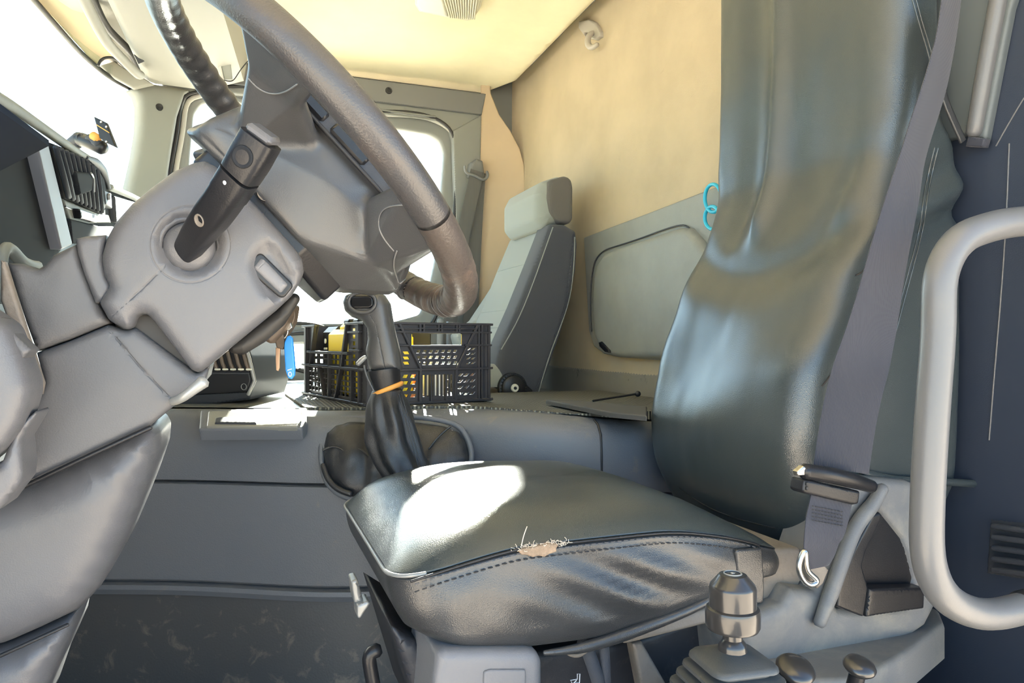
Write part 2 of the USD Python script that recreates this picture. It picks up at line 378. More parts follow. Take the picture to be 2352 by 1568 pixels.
M['torn'] = mat('torn', (.26, .185, .125), .85, bump=.8, bscale=220, vary=.3, vscale=120)
M['red_latch'] = mat('red_latch', (.55, .02, .03), .35)
M['silver'] = mat('silver_plastic', (.3, .3, .29), .35, .3)
M['trim_worn'] = mat('trim_worn', (.19, .165, .14), .6, bump=.2, bscale=200, extra=specks((.12, .09, .07), 30, .5, .7, .6))
M['wet_lid'] = mat('lid_plastic', (.22, .22, .2), .22, spec=.8, bump=.08, bscale=500)
M['sand'] = mat('sand', (.41, .355, .285), .95, vary=.15, vscale=.6)
M['leaf'] = mat('leaf', (.12, .22, .09), .6)
M['bark'] = mat('bark', (.2, .15, .1), .9)
def glass(name, tint):
    return usdkit.material(stage, f'/World/Looks/{name}', {'t': ('transparent_bsdf', {'color': tint}), 'g': ('glossy_bsdf', {'roughness': .02, 'color': (1, 1, 1)}), 'm': ('mix_closure', {'fac': .05})},
                           [('t.BSDF', 'm.closure1'), ('g.BSDF', 'm.closure2')], surface='m.closure')
M['glass'] = glass('window_glass', (.93, .97, .96))
# ================================================================ THE SETTING
YF, XR, ZC, YN = 2.75, 1.03, 1.79, .45
yf, xr = YP(YF), XP(XR)
struct('ground', 'sunlit sandy yard outside the cab', slabpoly(sbox(-60, -60, 60, 60), ZP(-1.3), -.05, 0), M['sand'])
# floor
struct('floor', 'dark scuffed rubber cab floor below the engine cover', slabpoly(sbox(-.8, YN, 1.05, 2.8), ZP(.06), -.06, 0), M['floor_rubber'])
# rear wall: fabric, gently quilted; lower band in a greyer cloth
def quilt(V):
    q = np.c_[V * 3.2, np.zeros(len(V))]; q2 = np.c_[V * [5, 1.6] + 7, np.zeros(len(V))]
    return .016 * (meshkit.fbm(q, 3, 3) - .5) + .018 * (meshkit.noise(q2, 5) - .5)
zlow = .70
# plane xr faces -x: e1 = -y
t = Thing('wall_rear', 'beige fabric-lined rear cab wall', None, kind='structure')
t.add('fabric_lining', pillow(xr, [(-YN, zlow), (-YN, 1.86), (-3.0, 1.86), (-3.0, zlow)], .05, .004, .035, uv=True, fn=lambda V: quilt(V) * ss((V[:, 1] - .7) / .1)), M['wall_fabric'], True)
t.add('lower_lining', pillow(xr.off(.005), [(-YN, .0), (-YN, zlow + .015), (-2.78, zlow + .015), (-2.78, .0)], .06, .008, .05, uv=True, fn=lambda V: quilt(V) * .5), M['wall_lower'], True, label='grey-beige lower lining with dark stains')
t.done()
# ceiling: one moulded headliner with rolled edge
zc = ZP(ZC, -1)
c1, c2, c3 = zc.uv((1380, 0)), zc.uv((1190, 190)), zc.uv((1112, 219)); c4 = zc.uv((600, 154)); c4 = c3 + (c4 - c3) * 2.4
far = c1 + (c1 - c2) * 3
ceil_poly = [far, c1, c2, c3, c4, (c4[0], far[1])]
struct('ceiling', 'cream moulded cab headliner', pillow(zc, ceil_poly, .09, .03, .05, uv=True, round=.03, fn=lambda V: -.022 * ss(shapely.distance(shapely.points(V), Polygon(ceil_poly).boundary) / .11 - .28)), M['ceiling_fabric'], True)
struct('roof', 'cab roof panel above the headliner', slabpoly(sbox(-.62, YN - .02, 1.1, 3.02), ZP(1.875), 0, .03), M['door_paint'])
# passenger door, seen from inside
O = [(447, 212), (470, 206), (865, 254), (1000, 272), (1033, 296), (1047, 345), (1046, 450), (1034, 600), (1012, 690), (990, 745), (900, 765), (660, 768), (430, 760), (388, 600), (391, 393), (411, 268), (429, 218)]
G = [(462, 236), (520, 230), (700, 260), (895, 292), (984, 307), (1010, 322), (1021, 352), (1014, 441), (1000, 600), (985, 670), (965, 722), (898, 740), (671, 744), (450, 735), (425, 600), (435, 366), (444, 262)]
K = [(596, 788), (790, 784), (790, 850), (655, 843), (628, 836), (606, 815)]
def hole(pts, r=0): return (pts, r)
xl, xq = yf.uv((372, 300))[0], yf.uv((1106, 260))[0]
hdr = [(430, 128), (1117, 215), (1107, 263), (430, 180)]
zt = [yf.uv(p) for p in ((430, 180), (1107, 263))]
t = Thing('door_1', 'passenger door inner panel in weathered grey-green', None, kind='structure')
t.add('door_shell', pillow(yf, [(xl, .3), (xq, .3), zt[1], zt[0], (xl, zt[0][1] + .01)], .045, .006, .03, uv=True, holes=[(yf.uvs(O), .02), (yf.uvs(K), .012)]), M['door_paint'])
big = [(400, 200), (1060, 262), (1062, 760), (1000, 790), (370, 790), (370, 400)]
t.add('window_frame', pillow(YP(YF + .03), big, .03, .012, .02, holes=[hole(G, .03)]), M['door_paint'])
t.add('bright_seal', tube(spline(YP(YF + .022).at((0, 0))[None] * 0 + np.array([YP(YF + .02).at((1176 + (x - 1176) * .988 + 2, 784 + (y - 784) * .985)) for x, y in O]), 160, True), .009, 8, closed=True), M['light_seal'], True, label='pale rubber window seal')
t.add('rubber_edge', tube(spline([YP(YF - .001).at(p) for p in O], 160, True), .006, 8, closed=True), M['seal_rubber'], True, label='black rubber edge strip')
for dy in (9, 17):   # moulded lines above the window
    t.add('moulded_line', tube([YP(YF - .004).at(p) for p in ((700, 222 + dy), (1000, 260 + dy * .9))], .004, 8), M['door_paint'])
t.add('kerb_window_edge', tube(spline([YP(YF - .002).at(p) for p in K], 90, True), .006, 8, closed=True), M['seal_rubber'], True, label='black edge of the low kerb window')
t.add('cover_cap', lathe([(0, .004), (.018, .004), (.021, .002), (.021, 0)], yf.at((606, 772)), (0, -1, 0), 24), M['door_grey'])
t.add('panel_crease', tube([YP(YF - .001).at(p) for p in ((580, 872), (690, 846))], .0025, 6), M['seal_rubber'])
t.done()
struct('window_1', 'passenger door window pane', pillow(YP(YF + .045), [(400, 205), (1062, 262), (1062, 790), (370, 790)], .004, .001, .2), M['glass'], False)
struct('window_2', 'low kerb window pane in the passenger door', pillow(YP(YF + .02), [(585, 775), (800, 775), (800, 860), (585, 860)], .004, .001, .2), M['glass'], False)
t = Thing('trim_1', 'grey header panel above the passenger door', None, kind='structure')
t.add('panel', pillow(YP(YF - .012), hdr, .04, .004, .03), M['door_grey'])
q = YP(YF - .012).at((893, 208))
t.add('screw', join(lathe([(.0, .001), (.007, .001), (.008, .0035), (.012, .0035), (.013, 0)], q, (0, -1, 0), 24), lathe([(0, .004), (.003, .004), (.003, 0)], q, (0, -1, 0), 12)), M['seal_rubber'])
t.done()
# chamfered rear corner between door and rear wall
ca, cb = np.array([.872, YF - .004, 0]), np.array([1.034, 2.684, 0]); dn = np.cross(cb - ca, UP); dn = dn if dn[1] < 0 else -dn
cp = Plane(ca, dn)
cor = [(1104, 190), (1125, 180), (1127, 214), (1146, 262), (1172, 300), (1194, 342), (1204, 380), (1206, 450), (1206, 900), (1080, 900), (1094, 700)]
struct('trim_2', 'smooth peach corner panel behind the passenger door', pillow(cp, cor, .012, .004, .02), M['corner_trim'])
struct('trim_3', 'door rear edge pillar beside the passenger belt', pillow(YP(YF - .008), [(1040, 300), (1107, 262), (1100, 560), (1094, 700), (1080, 900), (990, 900), (1022, 690), (1048, 560)], .03, .006, .02), M['door_paint'])
# windshield, its top seal, far A pillar
def wx(y, z): s = (y - 1.64) / 1.06; return -.34 - .17 * (1 - np.abs(s) ** 3) - .1 * (1.62 - z)
yy, zz = np.linspace(.58, 2.69, 40), np.linspace(.9, 1.66, 8)
gv = np.array([[(wx(y, z), y, z) for y in yy] for z in zz])
ring = np.concatenate([gv, (gv - [.006, 0, 0])[::-1]])
struct('window_3', 'curved windshield', loft(ring.transpose(1, 0, 2)), M['glass'], 30)
seal_px = [(-90, -190), (0, -85), (80, 2), (149, 81), (220, 152), (262, 183), (304, 205)]
seal_y = [1.65, 1.93, 2.16, 2.35, 2.56, 2.63, 2.68]
struct('trim_4', 'black rubber seal along the top of the windshield', tube([YP(y).at(p) for p, y in zip(seal_px, seal_y)], .0075, 10, smooth=60), M['seal_rubber'], True)
ap = Plane((-.3, 2.66, 1.2), (.55, -1, 0))
apx = [(303, 203), (352, 190), (432, 203), (447, 208), (428, 216), (411, 268), (400, 330), (391, 393), (380, 520), (372, 700), (300, 700), (292, 520), (296, 430), (312, 360), (322, 298), (323, 240), (316, 218)]
t = Thing('trim_5', 'pale A pillar cover at the far end of the windshield', None, kind='structure')
t.add('pillar_cover', pillow(ap, apx, .05, .02, .012), M['pillar_trim'])
q = ap.at((366, 246))
t.add('screw_recess', lathe([(0, .002), (.006, .002), (.009, .004), (.011, .004), (.012, 0)], q, ap.n, 20), M['seal_rubber'])
t.done()
struct('roof_side', 'outer cab side above and behind the passenger door', slabpoly(Polygon([(-.3, 1.72), (.86, 1.69), (.86, 0), (1.1, 0), (1.1, 1.88), (-.3, 1.88)]), Plane((0, 2.83, 0), (0, -1, 0)), -.03, 0), M['door_paint'])
def yps(*q): return np.array([YP(y).at((px, py)) for px, py, y in q])
A_ = yps((214, 140, 2.68), (300, 198, 2.73), (352, 188, 2.73), (340, 120, 2.73), (240, 80, 2.7))
B_ = yps((80, -10, 2.36), (180, 44, 2.36), (268, 45, 2.36), (268, 0, 2.36), (100, -60, 2.36)); C_ = yps((-150, -230, 1.5), (0, -150, 1.5), (205, -100, 1.5), (205, -160, 1.5), (-100, -300, 1.5))
struct('trim_7', 'grey-green headliner strip above the windshield', loft(np.array([A_, B_, C_]) + np.array([0, .02, .01])), M['overhead_trim'], 40)
# bulkhead below the windshield and the body outside (near A pillar, sill, B pillar)
struct('wall_front', 'bulkhead under the windshield', slabpoly(sbox(-.75, YN, -.66, 2.8), ZP(.0), 0, .96), M['dash_plastic'])
struct('pillar_1', 'front pillar of the open driver door', balls([(-.5, .5, 1.0, .03), (-.36, .52, 1.72, .03), (-.53, .55, 1.0, .03), (-.39, .58, 1.72, .03)]), M['door_grey'])
struct('pillar_2', 'rear pillar of the open driver door', pillow(XP(.985), [(-.45, .0), (-.45, 1.86), (-.615, 1.86), (-.615, .0)], .045, .012, .05, uv=True), M['dark_base'])
# near end of the rear wall beside the seat: dark trim and a ribbed air outlet
t = Thing('trim_6', 'dark navy trim on the rear wall beside the driver seat', None, kind='structure')
t.add('panel', pillow(XP(1.0), [(-.6, .0), (-.6, 1.86), (-.93, 1.86), (-.93, .0)], .03, .006, .04, uv=True), M['rear_navy'])
for q in (((2352, 225), (2322, 275), (2288, 335)), ((2318, 330), (2312, 480), (2302, 640), (2284, 860), (2272, 1010))):
    t.add('seam_line', tube([XP(.9995).at(p) for p in q], .0012, 6, smooth=20), M['painted_tube'], True)
t.done()
t = Thing('air_outlet', 'dark ribbed vent low on the wall behind the driver seat', 'vent')
vp = XP(.999)
t.add('frame', pillow(vp, [(2272, 1188), (2430, 1205), (2430, 1345), (2262, 1320)], .012, .005, .01), M['dash_plastic'])
for k in range(5):
    y = 1208 + k * 25
    t.add('slat', tube([vp.off(.014).at((2282, y)), vp.off(.014).at((2350, y + 9)), vp.off(.014).at((2428, y + 20))], .0045, 8), M['dash_plastic'], True)
t.done()

# ---------------------------------------------------------------- engine cover between the seats
TD = 1.43
pA, pB, pC = at_d(40, 784, TD), at_d(985, 784, TD - .02), np.array([1.0, 1.285, 0])
plan = np.array([pA, pA + (pB - pA) * .5, pB - (pB - pA) * .06, pB + [.03, 0, 0], pB + [.1, -.0, 0], pC]); plan[:, 2] = 0; plan[3:, 1] = np.linspace(plan[2, 1] - .004, 1.285, 3)
plan = spline(plan, 40)
ptan = np.gradient(plan, axis=0); ptan /= np.linalg.norm(ptan, axis=1, keepdims=True); pn = np.cross(ptan, UP)     # outward, towards the viewer
pn = np.where((pn[:, 1:2] < 0), pn, -pn)
def zdrop(x): return -.03 * ss((np.asarray(x) - .42) / .45)
def side(profile, back=.03, drop=0):
    """Sweeps an (outward, z) profile along the plan line of the cover's side."""
    pr = np.array(profile); ring = np.vstack([pr, pr[::-1] - [back, 0]])
    return loft(plan[:, None, :] + pn[:, None, :] * ring[None, :, :1] + UP * (ring[None, :, 1:] + drop * zdrop(plan[:, 0])[:, None, None]))
ET = Thing('engine_tunnel', 'grey moulded engine cover filling the middle of the cab', None, kind='structure')
ET.add('upper_panel', side([(-.07, .664), (-.045, .663), (-.02, .655), (-.006, .640), (0, .62), (.002, .58), (.002, .534), (-.004, .531)], drop=1), M['tunnel_plastic'])
ET.add('middle_panel', side([(-.004, .529), (.004, .526), (.006, .48), (.008, .40), (.008, .343), (.002, .338)], drop=1), M['tunnel_plastic'])
ET.add('ledge', side([(.0, .337), (.014, .333), (.016, .325), (.010, .314), (.0, .312)]), M['tunnel_plastic'])
ET.add('lower_panel', side([(.004, .313), (.012, .27), (.02, .18), (.03, .06), (.03, .02)]), M['floor_rubber'])
top = Polygon([*(plan + pn * -.06)[:, :2], (1.0, 2.74), (-.6, 2.74)])
ET.add('top_cover', pillow(ZP(.664), np.array(top.exterior.coords)[:-1], .1, .002, .03, uv=True, fn=lambda V: zdrop(V[:, 0])), M['wet_lid'])
for px in (758, 1367):
    pts = [at_d(px, 952, TD + .03), at_d(px + 1, 965, TD - .003)] + [at_d(px + 6 * k / 3, 965 + 140 * k / 3, TD - .004) for k in (1, 2, 3)]
    if px > 1000:
        i = 22; k = np.abs((plan @ RT) / (plan @ FW) - (px - 1176) / FPX).argmin(); b = plan[k] + pn[k] * .0025
        pts = [b + UP * (z + float(zdrop(b[0]))) - pn[k] * o for o, z in ((.045, .663), (.02, .655), (.004, .637), (0, .6), (0, .54))]
    ET.add('panel_joint', tube(pts, .0022, 6), M['seal_rubber'])
ET.done()
mt = Polygon([*(plan[14:] + pn[14:] * -.075)[:, :2], (.98, 1.95), (.1, 1.95)]).buffer(0)
def ridges(n, l):
    n['wv'] = ('wave_texture', {'scale': 55, 'bands_direction': 'y'}); n['wv2'] = ('wave_texture', {'scale': 38, 'bands_direction': 'x'}); n['mm'] = ('math', {'math_type': 'multiply'})
    n['bb'] = ('bump', {'strength': .9, 'distance': .004}); n['rr'] = ('rgb_ramp', {'ramp': [(.1, (.045, .045, .04)), (.6, (.25, .25, .205))]})
    l.extend([('tc.position', 'wv.vector'), ('tc.position', 'wv2.vector'), ('wv.fac', 'mm.value1'), ('wv2.fac', 'mm.value2'), ('mm.value', 'bb.height'), ('bb.normal', 'p.normal'), ('mm.value', 'rr.fac'), ('rr.color', 'p.base_color')])
M['mat_ribbed'] = mat('mat_ribbed', (.2, .2, .165), .55, extra=ridges)
single('rubber_mat', 'ribbed grey anti-slip mat lying on the engine cover', 'mat', pillow(ZP(.6695), np.array(mt.exterior.coords)[:-1], .012, .002, .03, uv=True, fn=lambda V: zdrop(V[:, 0])), M['mat_ribbed'])
# shallow lid let into the cover's edge
lp = Plane(at_d(590, 984, 1.362), -FW * .35 + UP * .937)
t = Thing('storage_lid', 'shallow grey lid set in the front edge of the engine cover', 'lid')
t.add('surround', pillow(lp, [(456, 984), (460, 940), (705, 934), (704, 966), (694, 982)], .024, .005, .012, round=.004), M['tunnel_plastic'])
t.add('lid', pillow(lp.off(.004), [(474, 978), (478, 943), (694, 938), (692, 966), (684, 978)], .01, .003, .012, round=.004, grooves=[([(480, 976), (600, 977), (686, 974)], .002, .001)]), M['wet_lid'])
t.add('finger_grip', pillow(lp.off(.0075), [(493, 970), (494, 960), (505, 957), (570, 957), (588, 963), (588, 971)], .008, .002, .008), M['dash_plastic'], label='dark finger grip')
t.done()
# ================================================================ DRIVER SEAT
def rrect(x0, x1, y0, y1, r, N, rb=None):
    """Rounded rectangle ring, corner radii r (small x side) and rb (large x side)."""
    rb = r if rb is None else rb; p = []
    for cx, cy, a0, q in ((x0 + r, y0 + r, 180, r), (x1 - rb, y0 + rb, 270, rb), (x1 - rb, y1 - rb, 0, rb), (x0 + r, y1 - r, 90, r)):
        a = np.radians(np.linspace(a0, a0 + 90, 14)); p.append(np.c_[cx + q * np.cos(a), cy + q * np.sin(a)])
    p = np.vstack(p); p = np.vstack([p, p[:1]]); t = np.r_[0, np.cumsum(np.linalg.norm(np.diff(p, axis=0), axis=1))]
    s = np.linspace(0, t[-1], N, endpoint=False); return np.c_[np.interp(s, t, p[:, 0]), np.interp(s, t, p[:, 1])]
def pch(xs, ys): return PchipInterpolator(xs, ys, extrapolate=True)
CX0, CX1, CY0, CY1 = .150, .665, .785, 1.235
zseam = pch([.1, .153, .2, .316, .471, .56, .632, .70, .8], [.538, .540, .549, .566, .567, .556, .536, .517, .50])
zbot = pch([.1, .177, .25, .33, .41, .54, .62, .8], [.462, .468, .452, .446, .445, .466, .488, .50])
NR = 220
def cring(inset, zfun, r=.055, xadd=0):
    p = rrect(CX0 + inset + xadd, CX1 - inset * .5, CY0 + inset, CY1 - inset, max(r - inset * .3, .012), NR, .03)
    return np.c_[p, zfun(p)]
def zmix(a): return lambda p: zbot(p[:, 0]) * (1 - a) + zseam(p[:, 0]) * a
def dome(p, ins): 
    h = .036 * (1 - np.exp(-ins / .045))
    w = 1 - .55 * ss((p[:, 0] - .5) / .2)
    far = .010 * ss((p[:, 1] - 1.0) / .2) * ss((.62 - p[:, 0]) / .3)
    return zseam(p[:, 0]) + (h + far * min(1, ins / .03)) * w
rings = [cring(.05, lambda p: zbot(p[:, 0]) + .004, xadd=.05), cring(.02, lambda p: zbot(p[:, 0]) - .002, xadd=.035), cring(.006, lambda p: zbot(p[:, 0]) + .004, xadd=.028)]
for a in np.linspace(.16, .94, 12):
    bulge = -.007 * math.sin(math.pi * a)
    rg = cring(bulge + .002, zmix(a), xadd=.028 * (1 - a))
    near = np.clip((CY0 + .05 - rg[:, 1]) / .05, 0, 1)       # folds in the near side panel
    x = rg[:, 0]; f = .006 * np.sin((x - .33 + .25 * (a - .5)) * 62) * np.exp(-((x - .42) / .11) ** 2) * math.sin(math.pi * a)
    f = f + .004 * (meshkit.noise(np.c_[rg[:, :2] * 22, np.full(NR, a * 3)], 2) - .5)
    rg[:, 1] += near * f; rings.append(rg)
seam_ring = cring(.0005, zmix(1.0)); rings.append(seam_ring)
rings2 = [seam_ring]
for ins in (.004, .009, .016, .026, .04, .06, .085, .115, .15, .19):
    p = rrect(CX0 + ins, CX1 - ins * .6, CY0 + ins, CY1 - ins, max(.055 - ins * .25, .012), NR, .03)
    z = dome(p, ins) + .0035 * (meshkit.noise(np.c_[p * [9, 22], np.zeros(NR)], 4) - .5) * min(1, ins / .03)
    rings2.append(np.c_[p, z])
DS = Thing('cab_chair', 'driver seat in a worn black leather cover, nearest the open door', 'seat')
DS.add('seat_cushion_side', loft(rings), M['leather_side'], True, label='wrinkled side of the seat cushion')
cush = DS.add('seat_cushion', loft(rings2), M['leather'], True)
ang = np.arange(NR)
piping = seam_ring + [0, 0, .0015]
sel = [i for i in range(NR) if piping[i, 0] < .24]
i0 = [k for k in range(NR) if piping[k, 0] < CX0 + .001 and piping[k, 1] < 1.15]
order = sorted(range(NR), key=lambda k: (piping[k, 1] > CY0 + .06, k))
frontpath = np.array([piping[k] for k in sorted([k for k in range(NR) if piping[k, 0] < .2], key=lambda k: (-piping[k, 1], piping[k, 0]))])
DS.add('piping', tube(spline(frontpath[::3], 60), .0024, 8), M['silver'], True, sub=cush, label='pale worn piping along the front edge')
nearpath = spline(np.array([[x, CY0 - .001, float(zseam(x))] for x in np.linspace(.17, .63, 12)]), 400)
def stitches(path, dz, every=.0085, ln=.0045, r=.0008, out=np.array([0, -1.0, 0])):
    s = np.r_[0, np.cumsum(np.linalg.norm(np.diff(path, axis=0), axis=1))]; ms = []
    for q in np.arange(.004, s[-1] - ln, every):
        a, b = [np.array([np.interp(u, s, path[:, k]) for k in range(3)]) + UP * dz + out * .0012 for u in (q, q + ln)]
        ms.append(tube([a, (a + b) / 2 + out * .0005, b], r, 5))
    return join(*ms)
DS.add('stitching', stitches(nearpath, -.004), M['stitch'], True, sub=cush, kind='stuff')
DS.add('stitching', stitches(nearpath, -.012), M['seal_rubber'], True, sub=cush, kind='stuff')
DS.add('seam_cord', tube(nearpath[::8], .0016, 6), M['black_plastic'], True, sub=cush)
# torn spot with frayed threads
fr = []
tc = np.array([.318, CY0 - .003, float(zseam(.318)) + .001])
for k in range(110):
    a = tc + [nrng.uniform(-.028, .034), nrng.uniform(-.002, .004), nrng.uniform(-.004, .003)]; a[2] = float(zseam(a[0])) + nrng.uniform(-.002, .004)
    d = np.array([nrng.normal(0, .004), nrng.normal(-.001, .002), abs(nrng.normal(.001, .003)) - .001])
    fr.append(tube(spline([a, a + d * .5 + nrng.normal(0, .001, 3), a + d], 6), .00035, 5))
a = tc + [-.022, 0, .002]; fr.append(tube(spline([a, a + [.002, -.002, .012], a + [.006, -.002, .022]], 8), .0006, 5))
DS.add('frayed_thread', join(*fr), M['thread'], True, sub=cush, kind='stuff', label='frayed pale threads at the torn seam')
tp = YP(CY0 - .006)
DS.add('torn_patch', pillow(tp, [(1190, 1266), (1204, 1259), (1222, 1256), (1262, 1248), (1284, 1250), (1279, 1260), (1280, 1267), (1264, 1272), (1252, 1279), (1238, 1277), (1224, 1280), (1212, 1275), (1200, 1274)], .006, .002, .0025, round=.0012), M['torn'], sub=cush, label='bare tan patch below the torn seam')
hempath = [YP(CY0 + .002).at(p) for p in ((1250, 1499), (1330, 1488), (1420, 1462), (1520, 1425), (1600, 1392), (1680, 1352), (1750, 1325))]
DS.add('hem_roll', tube(hempath, [.003, .0065, .0075, .007, .006, .005, .003], 12, smooth=40), M['leather_side'], True, sub=0, label='rolled hem of the cover')
flap = DS.add('side_flap', pillow(YP(CY0 - .007), [(1690, 1262), (1752, 1258), (1757, 1345), (1755, 1385), (1738, 1388), (1700, 1372)], .01, .003, .006, round=.004), M['leather_side'])
DS.add('seat_pan', pillow(YP(CY0 + .007), [(1200, 1478), (1400, 1470), (1640, 1390), (1700, 1330), (1700, 1262), (1840, 1258), (1852, 1310), (1835, 1352), (1800, 1384), (1740, 1396), (1640, 1430), (1450, 1478), (1300, 1504), (1240, 1504)], .40, .006, .01, round=.006), M['trim_worn'], label='bare tan side of the seat base')

# backrest
xf = pch([.50, .534, .597, .655, .745, .87, .99, 1.086, 1.214, 1.56], [.75, .732, .712, .706, .724, .78, .83, .862, .87, .872])
xb = pch([.50, .6, .9, 1.06, 1.13, 1.3, 1.56], [.93, .985, .988, .985, .955, .95, .95])
yn = pch([.5, .62, .8, 1.0, 1.3, 1.56], [.815, .79, .785, .787, .79, .80]); yfar = pch([.5, .6, .75, 1.0, 1.2, 1.56], [1.20, 1.232, 1.24, 1.236, 1.232, 1.23])
NB = 260
S = []
for z in np.linspace(.505, 1.56, 120):
    x0, x1, a, b = float(xf(z)), float(xb(z)), float(yn(z)), float(yfar(z))
    p = rrect(x0, x1, a, b, min(.065, (x1 - x0) * .45), NB, .022)
    s = (p[:, 1] - (a + b) / 2) / ((b - a) / 2); wf = ss((x0 + .05 - p[:, 0]) / .04)
    d = -.014 * (1 - s ** 2)                                                     # gentle crown of the padding
    zcr = .905 + .085 * s ** 2                                                   # crease below the head part of the cover
    d += .008 * np.exp(-((z - zcr) / .03) ** 2) * ss((.95 - np.abs(s)) / .3) - .010 * np.exp(-((z - zcr + .06) / .05) ** 2)
    up = ss((z - .94) / .08) * (1.5 - .8 * ss((z - 1.0) / .35))
    d += up * (.008 * np.exp(-((s - .36) / .13) ** 2) - .012 * np.exp(-((s - .08) / .09) ** 2) + .007 * np.exp(-((s + .2) / .2) ** 2) - .006 * np.exp(-((s + .75) / .16) ** 2))
    d += (1 - min(up, 1)) * .013 * np.sin(3.1 * s + 9 * z) * np.exp(-((z - .78) / .12) ** 2)
    d += .006 * np.exp(-(((s + .62) * .22 + (z - 1.0) * .35) / .018) ** 2) * np.exp(-((z - 1.0) / .07) ** 2) * (s < 0)
    d += .008 * (meshkit.fbm(np.c_[p[:, 1] * 9, np.full(NB, z * 5), np.zeros(NB)], 3, 8) - .5)
    p[:, 0] += d * wf
    wside = ss((a + .05 - p[:, 1]) / .04) * ss((p[:, 0] - x0 - .02) / .03)      # pulled folds on the near side
    p[:, 1] += wside * (.011 * np.sin((p[:, 0] - x0) * 42 - z * 62) * np.exp(-((z - 1.0) / .07) ** 2) + .004 * (meshkit.noise(np.c_[p[:, 0] * 16, np.full(NB, z * 14), np.zeros(NB)], 9) - .5))
    S.append(np.c_[p, np.full(NB, z)])
back = DS.add('backrest', loft(S), M['leather'], True)
def onback(s, z, out=.002):
    a, b = float(yn(z)), float(yfar(z)); y = (a + b) / 2 + s * (b - a) / 2
    k = min(S, key=lambda r: abs(r[0, 2] - z)); q = k[k[:, 0] < (k[:, 0].min() + .09)]; i = np.abs(q[:, 1] - y).argmin(); return q[i] + [-out, 0, 0]
for q0 in (((2084, -40), (2096, 0), (2110, 50), (2125, 100), (2140, 155)), ((2146, 340), (2126, 430), (2112, 520), (2082, 640), (2050, 760))):
    for o in (0, 8):
        q = on_mesh(DS.parts[back][1], [(x + o, y) for x, y in q0], 24, .0002)
        if len(q) > 6: DS.add('seam_cord', tube(q, .0015, 6), M['leather'], True, sub=back)
DS.add('hem', tube([YP(.783).at(p) for p in ((1985, 1086), (2060, 1101), (2110, 1104), (2200, 1108), (2262, 1112))], .0055, 10, smooth=30), M['leather'], True, sub=back, label='lower hem of the backrest cover')
bm_ = DS.parts[back][1]
for pts in (((1988, 612), (1978, 626), (1966, 632)), ((1944, 792), (1926, 830), (1906, 864), (1888, 886)), ((1560, 1120), (1620, 1160), (1700, 1192), (1780, 1212))):
    q = on_mesh(bm_, pts, 16)
    if len(q) > 4: DS.add('seam_tear', tube(q, .0011, 6), M['black_plastic'], True, sub=back)
# loose cover strap and elastic at the shoulder
DS.add('cover_strap', ribbon([YP(.772).at(p) for p in ((2150, 130), (2166, 215), (2185, 265), (2212, 325))], (1, 0, 0), .011, .003, 24), M['leather_side'], True, sub=back, label='loose strap of the backrest cover')
# moulded side bracket of the seat frame
bp = YP(.762)
brk = DS.add('side_bracket', pillow(bp, [(1790, 1392), (1800, 1388), (1822, 1352), (1878, 1360), (1898, 1320), (1925, 1240), (1945, 1180), (1950, 1110), (1990, 1095), (2092, 1104), (2150, 1130), (2150, 1210), (2140, 1330), (2160, 1380), (2130, 1440), (2060, 1490), (1980, 1568), (1960, 1640), (1720, 1640), (1706, 1500), (1726, 1420)], .10, .012, .014, round=.006, holes=[([(1991, 1180), (2010, 1173), (2024, 1178), (2075, 1240), (2100, 1330), (2085, 1392), (1930, 1400), (1905, 1360), (1940, 1290)], .004)]), M['bracket_plastic'])
DS.add('bracket_fin', tube([YP(.752).at(p) for p in ((2028, 1120), (2010, 1150), (1972, 1200), (1935, 1285), (1905, 1370), (1882, 1432))], [.008, .010, .010, .010, .010, .008], 12, smooth=30), M['bracket_plastic'], True, sub=brk)
DS.add('bracket_shelf', pillow(ZP(.402), [(1720, 1560), (1730, 1470), (1800, 1400), (1900, 1420), (2060, 1430), (2150, 1380), (2170, 1430), (2080, 1500), (1980, 1560)], .05, .008, .014, round=.01), M['bracket_plastic'], sub=brk)
wp = YP(.748)
lev = DS.add('recline_lever', pillow(wp.off(-.02), [(2003, 1178), (2022, 1172), (2033, 1185), (2090, 1260), (2128, 1330), (2122, 1400), (1998, 1418), (1925, 1392), (1930, 1350), (1958, 1270)], .03, .005, .012, round=.003), M['black_plastic'], label='black recline lever guard')
DS.add('lever_face', pillow(wp.off(.0), [(2004, 1182), (2022, 1176), (2030, 1184), (1990, 1268), (1982, 1300), (1996, 1350), (1986, 1418), (1923, 1394), (1928, 1348), (1962, 1262)], .025, .004, .012, round=.003), M['black_plastic'], sub=lev)
DS.add('lever_foot', pillow(wp.off(.004), [(1998, 1352), (2126, 1350), (2124, 1398), (1990, 1418)], .02, .004, .012, round=.002), M['black_plastic'], sub=lev)
# steel anchor loop of the belt on the bracket
# front tilt handle
hp = XP(.168)
DS.add('tilt_handle', join(pillow(YP(.93), [(806, 1334), (822, 1330), (836, 1384), (814, 1386)], .03, .004, .006, round=.003), pillow(YP(.92), [(820, 1390), (846, 1380), (852, 1386), (836, 1408), (828, 1424), (821, 1420)], .03, .003, .006, round=.003)), M['silver'], label='pale tilt handle under the cushion front')
